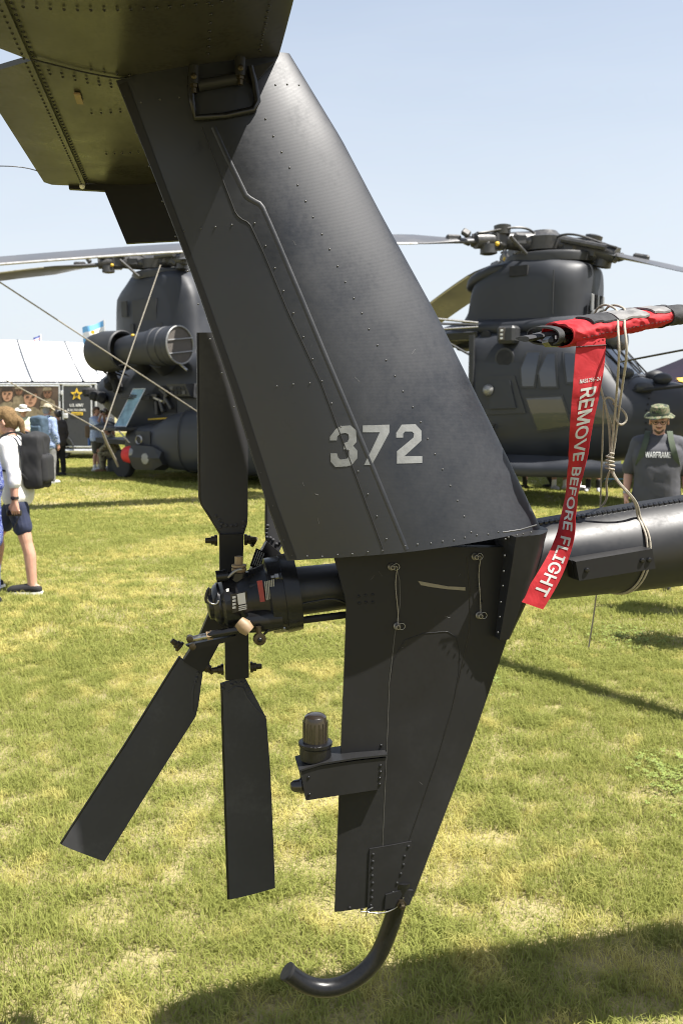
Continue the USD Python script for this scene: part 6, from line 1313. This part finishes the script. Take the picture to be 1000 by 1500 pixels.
def backpack(fig, label, m, m2, w=.30, h=.46, d=.20, strap=None, extra=None, front_straps=True):
    J = fig.J; c = (J['chest'] + J['waist']) / 2 + V(-.12 * fig.fat - d * .5 - .012, 0, .05); s = fig.th
    t = Thing('backpack', label, 'backpack', fig.world(c - V(0, 0, h / 2)), s.rot)
    def put(n, mm, mt, par=None, sm=50):
        mm = tm(mm); return t.part(n, trimesh.Trimesh(fig.world(mm.vertices), mm.faces, process=False), mt, sm, par)
    bagm = blend([hullpts([(c + V(x * d * .30, y * w * .36, z * h * .40), d * .24) for x in (-1, 1) for y in (-1, 1) for z in (-1, 1)] + [(c + V(0, 0, h * .45), d * .25)])], .03, 3)
    v = np.asarray(bagm.vertices); bagm.vertices = v + np.asarray(bagm.vertex_normals) * ((meshkit.fbm(v * [14, 14, 9], 4) - .5) * .035)[:, None]
    p = put('bag', bagm, m)
    pk = blend([hullpts([(c + V(-d * .52, y * w * .28, z), .045) for y in (-1, 1) for z in (-h * .30, h * .04)])], .02, 3); put('front_pocket', pk, m2, p)
    put('zip', tube([c + V(-d * .60, -w * .25, h * .11), c + V(-d * .62, 0, h * .12), c + V(-d * .60, w * .25, h * .11)], .006, 6), M_eye, p)
    for y in (-1, 1):
        pts = [c + V(d * .3, y * .10, h * .40), J['neck'] + V(-.05, y * .10, .055), J['shL' if y > 0 else 'shR'] * V(1, .62, 1) + V(.075, 0, .055), J['chest'] + V(.122 * fig.fat + .010, y * .145, .03), J['chest'] + V(.08, y * .178, -.10), J['waist'] + V(-.08, y * .155, .05), c + V(d * .25, y * w * .42, -h * .30)]
        P = spline(np.array(pts), 40); rings = []
        for i in range(40):
            dd = P[min(i + 1, 39)] - P[max(i - 1, 0)]; a, b, _ = frame(dd, V(0, 1, 0)) ; sidev = V(0, 1, 0) - dd * (dd @ V(0, 1, 0)) / (dd @ dd); sidev /= np.linalg.norm(sidev); nn = np.cross(dd / np.linalg.norm(dd), sidev)
            rings.append([P[i] + sidev * x * .026 + nn * z * .008 for x, z in ((-1, -1), (1, -1), (1, 1), (-1, 1))])
        put('strap', skin(np.array(rings)), strap or m, p, 40)
    return t
F_white, F_black, F_navy = fabric('white_cotton', (0.66, 0.65, 0.63), .05), fabric('black_nylon', (0.011, 0.011, 0.012), .3), fabric('navy_cotton', (0.018, 0.024, 0.055), .2)
F_grey, F_green, F_tan = fabric('charcoal_jersey', (0.055, 0.056, 0.064), .12), fabric('pale_green_cotton', (0.42, 0.47, 0.36), .08), fabric('tan_canvas', (0.42, 0.36, 0.25), .12)
F_gtrou, F_denim, F_khaki = fabric('grey_trousers', (0.17, 0.17, 0.165), .12), fabric('pale_denim', (0.28, 0.31, 0.40), .15), fabric('olive_shorts', (0.085, 0.08, 0.06), .2)
F_bluepack, F_olive = fabric('slate_blue_nylon', (0.045, 0.075, 0.11), .3), fabric('olive_webbing', (0.05, 0.065, 0.04), .2)
F_plaid = check_mat('blue_plaid', (0.05, 0.09, 0.22), (0.10, 0.18, 0.40), (0.40, 0.47, 0.60), 24.0); F_stripe = check_mat('blue_stripe', (0.16, 0.24, 0.46), (0.30, 0.40, 0.62), (0.60, 0.66, 0.76), 30.0)
F_camo = camo_mat('tan_camouflage', [(0.09, 0.07, 0.045), (0.26, 0.22, 0.14), (0.17, 0.17, 0.09), (0.38, 0.33, 0.23)], 16); F_wood = camo_mat('woodland_camouflage', [(0.02, 0.022, 0.018), (0.06, 0.085, 0.035), (0.16, 0.14, 0.085), (0.05, 0.07, 0.03)], 22)
F_bprint = camo_mat('blue_print', [(0.012, 0.02, 0.14), (0.03, 0.05, 0.27), (0.25, 0.29, 0.45), (0.02, 0.035, 0.2)], 40)
H_blond, H_brown, H_black, H_grey = plain('blond_hair', (0.15, 0.098, 0.048), .85, vary=.6, scale=70, spec=0.1), plain('brown_hair', (0.07, 0.04, 0.02), .5, vary=.3, scale=60), plain('black_hair', (0.014, 0.012, 0.011), .45), plain('grey_hair', (0.25, 0.24, 0.23), .6)
M_sole = plain('white_rubber', (0.75, 0.74, 0.72), .6, vary=.05); M_wood_sole = plain('dark_rubber', (0.03, 0.028, 0.026), .8); M_boot = plain('tan_boot', (0.20, 0.12, 0.06), .7); M_grsole = plain('grey_sneaker', (0.45, 0.45, 0.46), .7)

# the woman walking out of the frame on the left (faces left, her left side towards us)
wp = dict(pelvis=V(0, 0, .96), waist=V(.015, 0, 1.11), chest=V(.04, 0, 1.31), neck=V(.045, 0, 1.475), head=V(.09, 0, 1.625), hipL=V(0, .085, .93), kneeL=V(-.085, .09, .52), ankL=V(-.13, .09, .095), toeL=V(.05, .10, .038),
    hipR=V(0, -.085, .93), kneeR=V(.25, -.09, .55), ankR=V(.30, -.09, .12), toeR=V(.47, -.10, .07), shL=V(.03, .17, 1.42), elL=V(-.055, .235, 1.14), wrL=V(-.055, .245, .905), shR=V(.03, -.17, 1.42), elR=V(.06, -.23, 1.14), wrR=V(.24, -.21, 1.0))
wb = on_ground(33, 868)
A1 = Figure('blond woman in white blouse and navy shorts at the left edge', wb, math.pi, 1.76, wp, M_sk1, True, grip=.9, fat=.95)
A1.shirt(F_white, .60, .02, .013, 'blouse', 3); A1.legs_wear(F_navy, .36, .020, 'shorts'); A1.shoes(F_black, M_sole)
hr = A1.hair(H_blond); hp = A1.hp
A1.add('ponytail', blend([hullpts([(hp(-.10, 0, .02), .03), (hp(-.135, .0, -.04), .036)]), hullpts([(hp(-.135, 0, -.04), .036), (hp(-.125, .0, -.14), .02)])], .02, 3), H_blond, parent=hr)
A1.add('sunglasses', cat([tube([hp(.09, .02, .015), hp(.06, .072, .017), hp(-.01, .088, .02)], .005, 6), ball(hp(.083, .035, .008), .022, 2, (.5, 1, .8)), ball(hp(.083, -.035, .008), .022, 2, (.5, 1, .8))]), M_eye)
w_ = A1.J['wrL']; dd = (w_ - A1.J['elL']); dd /= np.linalg.norm(dd); wc = w_ - dd * .03
A1.add('watch_strap', lathe([(-.012, .0335), (-.011, .036), (.011, .036), (.012, .0335)], wc, wc + dd, 18), F_black); A1.add('watch_face', lathe([(0, .019), (.012, .019), (.013, .016), (.0135, 0)], wc + V(0, .030, 0), wc + V(0, .06, 0), 16), M_eye)
backpack(A1, 'bulging black backpack worn by the woman in the white blouse', F_black, F_black, .33, .54, .17)
rd = w_ + dd * .10 + V(.02, -.03, -.01)
r_t = Thing('handheld_radio', 'small black handheld radio in the left hand of the walking woman', 'radio', A1.world(rd), math.pi)
def putw(t, n, mm, mt, fig=A1, par=None): mm = tm(mm); return t.part(n, trimesh.Trimesh(fig.world(mm.vertices), mm.faces, process=False), mt, 40, par)
putw(r_t, 'case', rbox((.13, .035, .06), rd, None, .008), M_eye); putw(r_t, 'aerial', tube([rd + V(-.05, 0, -.02), rd + V(.02, .0, -.17)], .004, 6), M_eye)

# the neighbour in a blue print dress, almost outside the frame
A2 = Figure('person in blue printed clothes cut off by the left edge', on_ground(-22, 888), math.pi * .95, 1.66, dict(elL=V(-.09, .27, 1.15), wrL=V(.03, .25, .93)), M_sk2, True)
A2.shirt(F_bprint, .8, .30, .035, 'tunic', 5); A2.legs_wear(F_bprint, .92, .03, 'trousers', 6); A2.shoes(F_black, M_wood_sole); A2.hair(H_brown)
bg = A2.J['pelvis'] + V(-.10, .27, .02)
b_t = Thing('shoulder_bag', 'dark grey shoulder bag on the person in blue print at the left edge', 'bag', A2.world(bg - V(0, 0, .14)), math.pi * .95)
putw(b_t, 'bag', blend([hullpts([(bg + V(x, y, z), .05) for x in (-.12, .12) for y in (-.03, .03) for z in (-.07, .07)])], .03, 3), fabric('slate_bag', (0.07, 0.075, 0.085)), A2)
putw(b_t, 'strap', tube(spline(np.array([bg + V(.1, 0, .1), A2.J['shL'] + V(.06, .05, .06), A2.J['shL'] + V(-.06, .05, .06), bg + V(-.1, 0, .1)]), 24), .012, 6), F_black, A2)

# the man facing us on the right
mp = dict(elL=V(-.03, .265, 1.13), wrL=V(.05, .275, .90), elR=V(-.03, -.265, 1.13), wrR=V(.05, -.275, .90), chest=V(.0, 0, 1.30), waist=V(.02, 0, 1.10))
B1 = Figure('bearded man in camouflage sun hat and charcoal lettered T-shirt, behind the boom', on_ground(955, 860) , -math.pi / 2 - .33, 1.76, mp, M_sk1, fat=1.12)
B1.shirt(F_grey, .44, .09, .024, 'T_shirt', 7); B1.legs_wear(F_denim, .96, .022); B1.shoes(F_black, M_wood_sole); B1.hat(F_wood, .046, F_olive); B1.hair(H_brown)
hp = B1.hp
B1.add('beard', blend([hullpts([(hp(.058, 0, -.085), .026), (hp(.05, .028, -.072), .02), (hp(.05, -.028, -.072), .02)]), hullpts([(hp(.078, .022, -.036), .008), (hp(.082, -.0, -.034), .009), (hp(.078, -.022, -.036), .008)])], .012, 3), H_brown)
gl_ = []
for q in (-1, 1):
    a = np.linspace(0, 2 * np.pi, 17); gl_ += [tube(np.array([hp(.096, q * .033 + .024 * math.cos(t), .010 + .017 * math.sin(t)) for t in a]), .003, 5, False), tube([hp(.094, q * .057, .012), hp(.02, q * .082, .015)], .003, 5)]
B1.add('glasses', cat(gl_ + [tube([hp(.097, -.01, .014), hp(.097, .01, .014)], .003, 5)]), M_eye)
def chest_text(s, z, hgt, m, width, fig=B1, skew=0):
    t = meshkit.text_mesh(s, hgt, .004, bold=True).subdivide_to_size(.02, max_iter=6); v = t.vertices.copy(); v[:, 0] *= width / np.ptp(v[:, 0]); v[:, 0] -= (v[:, 0].max() + v[:, 0].min()) / 2
    zz = z + v[:, 1]; y = v[:, 0]; sh = trimesh.Trimesh(*[x for x in (shirt_mesh.vertices, shirt_mesh.faces)], process=False)
    o = np.stack([np.full(len(v), 1.0), y, zz], 1); d = np.tile([-1.0, 0, 0], (len(v), 1)); loc, ri, _ = sh.ray.intersects_location(o, d, multiple_hits=False)
    x = np.full(len(v), .14); x[ri] = loc[:, 0]; fig.add('lettering', trimesh.Trimesh(np.stack([x + .002 + v[:, 2], y, zz], 1), t.faces, process=False), m, False)
# rebuild the shirt's shape for pressing the print onto it
_b = B1.torso(.024)
for S in 'LR': _b += B1.arm(S, .030, .44)
shirt_mesh = blend(_b + [hullpts([(B1.J['pelvis'] + V(0, .08, -.09), .118 * B1.fat + .024), (B1.J['pelvis'] + V(0, -.08, -.09), .118 * B1.fat + .024), (B1.J['waist'] + V(0, .065, 0), .108 * B1.fat + .024), (B1.J['waist'] - V(0, .065, 0), .108 * B1.fat + .024)])], .024, 5)
nz = meshkit.fbm(np.asarray(shirt_mesh.vertices) * [9, 9, 14] + 7, 4) - .5; shirt_mesh.vertices += np.asarray(shirt_mesh.vertex_normals) * (nz * .020)[:, None]
chest_text('WARFRAME', 1.285, .052, M_white, .23)
w_ = B1.J['wrR']; dd = w_ - B1.J['elR']; dd /= np.linalg.norm(dd); wc = w_ - dd * .03
B1.add('watch', lathe([(-.012, .0335), (-.011, .037), (.011, .037), (.012, .0335)], wc, wc + dd, 18), M_steel)
backpack(B1, 'olive rucksack on the back of the man in the charcoal T-shirt', F_olive, F_olive, .30, .44, .18)

# visitors by the trailer
C1 = Figure('man in wide pale hat and light green sweater standing before the poster', on_ground(38, 704), -math.pi / 2 + .5, 1.78, dict(elL=V(.02, .24, 1.15), wrL=V(.19, .06, 1.20), elR=V(.02, -.24, 1.15), wrR=V(.20, -.05, 1.17)), M_sk1, grip=.8)
C1.shirt(F_green, .93, .06, .024, 'sweater', 11); C1.legs_wear(F_gtrou, .97, .024); C1.shoes(F_black, M_wood_sole); C1.hat(plain('pale_felt', (0.50, 0.48, 0.43), .8), .085, F_black); C1.hair(H_brown)
C2 = Figure('man in blue plaid shirt and tan hat seen from behind with backpack', on_ground(72, 709), math.pi / 2 - .35, 1.80, dict(head=V(.04, .0, 1.625)), M_sk1)
C2.shirt(F_plaid, .9, .07, .026, 'plaid_shirt', 12); C2.legs_wear(F_gtrou, .97, .028, 'trousers', 13); C2.shoes(M_grsole, M_sole); C2.hat(F_tan, .07, F_olive); C2.hair(H_grey)
backpack(C2, 'slate blue backpack on the man in the blue plaid shirt', F_bluepack, F_bluepack, .33, .52, .24)
C3 = Figure('dark-haired visitor in dark clothes standing behind the plaid shirt man', on_ground(88, 697), math.pi * .8, 1.68, None, M_sk2, True)
C3.shirt(fabric('dark_brown_top', (0.05, 0.045, 0.045)), .7, .05, .02, 'top', 14); C3.legs_wear(F_black, .96, .02); C3.shoes(F_black, M_wood_sole); C3.hair(H_black)
D1 = Figure('man in blue striped shirt raising a camera beside the rear of the big helicopter', on_ground(143, 690), -.25, 1.76, dict(elL=V(.16, .20, 1.30), wrL=V(.20, .07, 1.53), elR=V(.16, -.22, 1.28), wrR=V(.20, -.07, 1.53)), M_sk1, grip=1.2)
D1.shirt(F_stripe, .45, .05, .024, 'shirt', 15); D1.legs_wear(F_khaki, .44, .026, 'shorts'); D1.shoes(M_grsole, M_sole, F_white, .09); D1.hair(H_brown)
kc = D1.J['head'] + V(.165, 0, .0); k_t = Thing('camera_in_hand', 'small dark camera held to the face by the striped shirt man', 'camera', D1.world(kc), -.25)
putw(k_t, 'camera_body', rbox((.06, .14, .09), kc, None, .012), M_eye, D1); putw(k_t, 'camera_lens', lathe([(0, .035), (.07, .035), (.075, .028)], kc + V(.02, 0, 0), kc + V(1, 0, 0), 16), M_eye, D1)
bg = V(-.20, .05, 1.08); b2 = Thing('sling_bag', 'brown sling bag with a blue bottle on the striped shirt man', 'bag', D1.world(bg), -.25)
putw(b2, 'bag', blend([hullpts([(bg + V(x, y, z), .05) for x in (-.05, .03) for y in (-.12, .12) for z in (-.12, .14)])], .03, 3), plain('brown_leather', (0.09, 0.055, 0.03), .6), D1)
putw(b2, 'bottle', lathe([(0, .035), (.2, .036), (.23, .02), (.26, .018), (.261, 0)], bg + V(-.04, -.02, -.38), bg + V(-.04, -.02, 1), 14), plain('blue_bottle', (0.03, 0.12, 0.42), .35), D1)
D2 = Figure('visitor in white T-shirt and navy shorts half hidden behind the striped shirt man', on_ground(158, 688), 1.2, 1.72, None, M_sk1)
D2.shirt(F_white, .4, .05, .022, 'T_shirt', 16); D2.legs_wear(F_navy, .46, .026, 'shorts'); D2.shoes(M_grsole, M_sole, F_white, .09); D2.hair(H_brown)
seat = dict(pelvis=V(0, 0, .50), waist=V(.05, 0, .64), chest=V(.13, 0, .82), neck=V(.17, 0, .98), head=V(.24, 0, 1.12), hipL=V(0, .09, .48), kneeL=V(.40, .17, .50), ankL=V(.36, .17, .09), toeL=V(.52, .19, .036), hipR=V(0, -.09, .48), kneeR=V(.40, -.15, .50), ankR=V(.40, -.15, .09), toeR=V(.56, -.17, .036),
    shL=V(.14, .175, .93), elL=V(.25, .24, .70), wrL=V(.42, .14, .60), shR=V(.14, -.175, .93), elR=V(.25, -.24, .70), wrR=V(.42, -.12, .60))
sb_ = on_ground(172, 691)
D3 = Figure('person in tan camouflage uniform and boots sitting below the crew step', sb_, math.pi + .1, 1.75, seat, M_sk2)
D3.shirt(F_camo, .92, .0, .026, 'jacket', 17); D3.legs_wear(F_camo, .93, .030, 'trousers', 18); D3.shoes(M_boot, M_boot, M_boot, .16); D3.hair(H_black)
bxs = Thing('equipment_case', 'low dark equipment case that the uniformed person sits on', 'case', sb_, math.pi + .1)
bxs.part('case', rbox((.5, .55, .36), (-0.02, 0, .18), None, .02), M_trblk, False, world=False); bxs.part('case_lid', rbox((.52, .57, .04), (-0.02, 0, .375), None, .01), M_trblk, False, world=False)
# visitors beyond the big helicopter, of whom the legs show under its belly
for k, (px, col, sh, sock, sh_h, st, lab, top) in enumerate([
    (789, F_black, F_black, F_black, .26, .30, 'visitor in black shorts and long black socks striding under the belly', F_grey),
    (820, F_black, M_grsole, F_white, .12, .05, 'visitor in black shorts with white ankle socks under the belly', F_navy),
    (869, fabric('stone_shorts', (0.30, 0.27, 0.21)), M_grsole, F_black, .16, .04, 'visitor with stout bare calves and black ankle socks under the belly', F_white),
    (846, F_navy, F_white, F_white, .08, .10, 'visitor in navy shorts and white shoes behind the red streamer', F_green)]):
    bpos = at_depth(px, 700, (19.2, 18.95, 18.45, 18.75)[k]) * [1, 1, 0]
    P_ = Figure(lab, bpos, (math.pi * .97, -1.2, -1.9, .3)[k], 1.74, dict(kneeL=V(.02 + st, .10, .50), ankL=V(-.02 + st * 1.1, .11, .085), toeL=V(.15 + st * 1.1, .13, .035), kneeR=V(-st * .3, -.10, .50), ankR=V(-.02 - st, -.11, .085), toeR=V(.15 - st, -.13, .035)), M_sk1 if k != 1 else M_sk2, fat=1.1 if k == 2 else 1.0)
    P_.shirt(top, .4, .05, .022, 'shirt', 20 + k); P_.legs_wear(col, .45, .026, 'shorts', 30 + k); P_.shoes(sh, M_sole if k % 2 else M_wood_sole, sock, sh_h); P_.hair((H_brown, H_black, H_grey, H_blond)[k])

# two visitors just right of the frame, whose shadows reach into it
for k, (x, y, top, lab) in enumerate(((3.22, 7.40, F_navy, 'visitor in navy top standing to the right of the boom, nearer the big helicopter'), (3.00, 6.30, F_green, 'visitor in light green top standing to the right of the boom'))):
    P_ = Figure(lab, (x, y, 0), 2.6, 1.74, None, M_sk1); P_.shirt(top, .4, .05, .022, 'shirt', 40 + k); P_.legs_wear(F_khaki, .45, .026, 'shorts', 44 + k); P_.shoes(F_black, M_sole, F_white, .09); P_.hair((H_brown, H_black)[k])
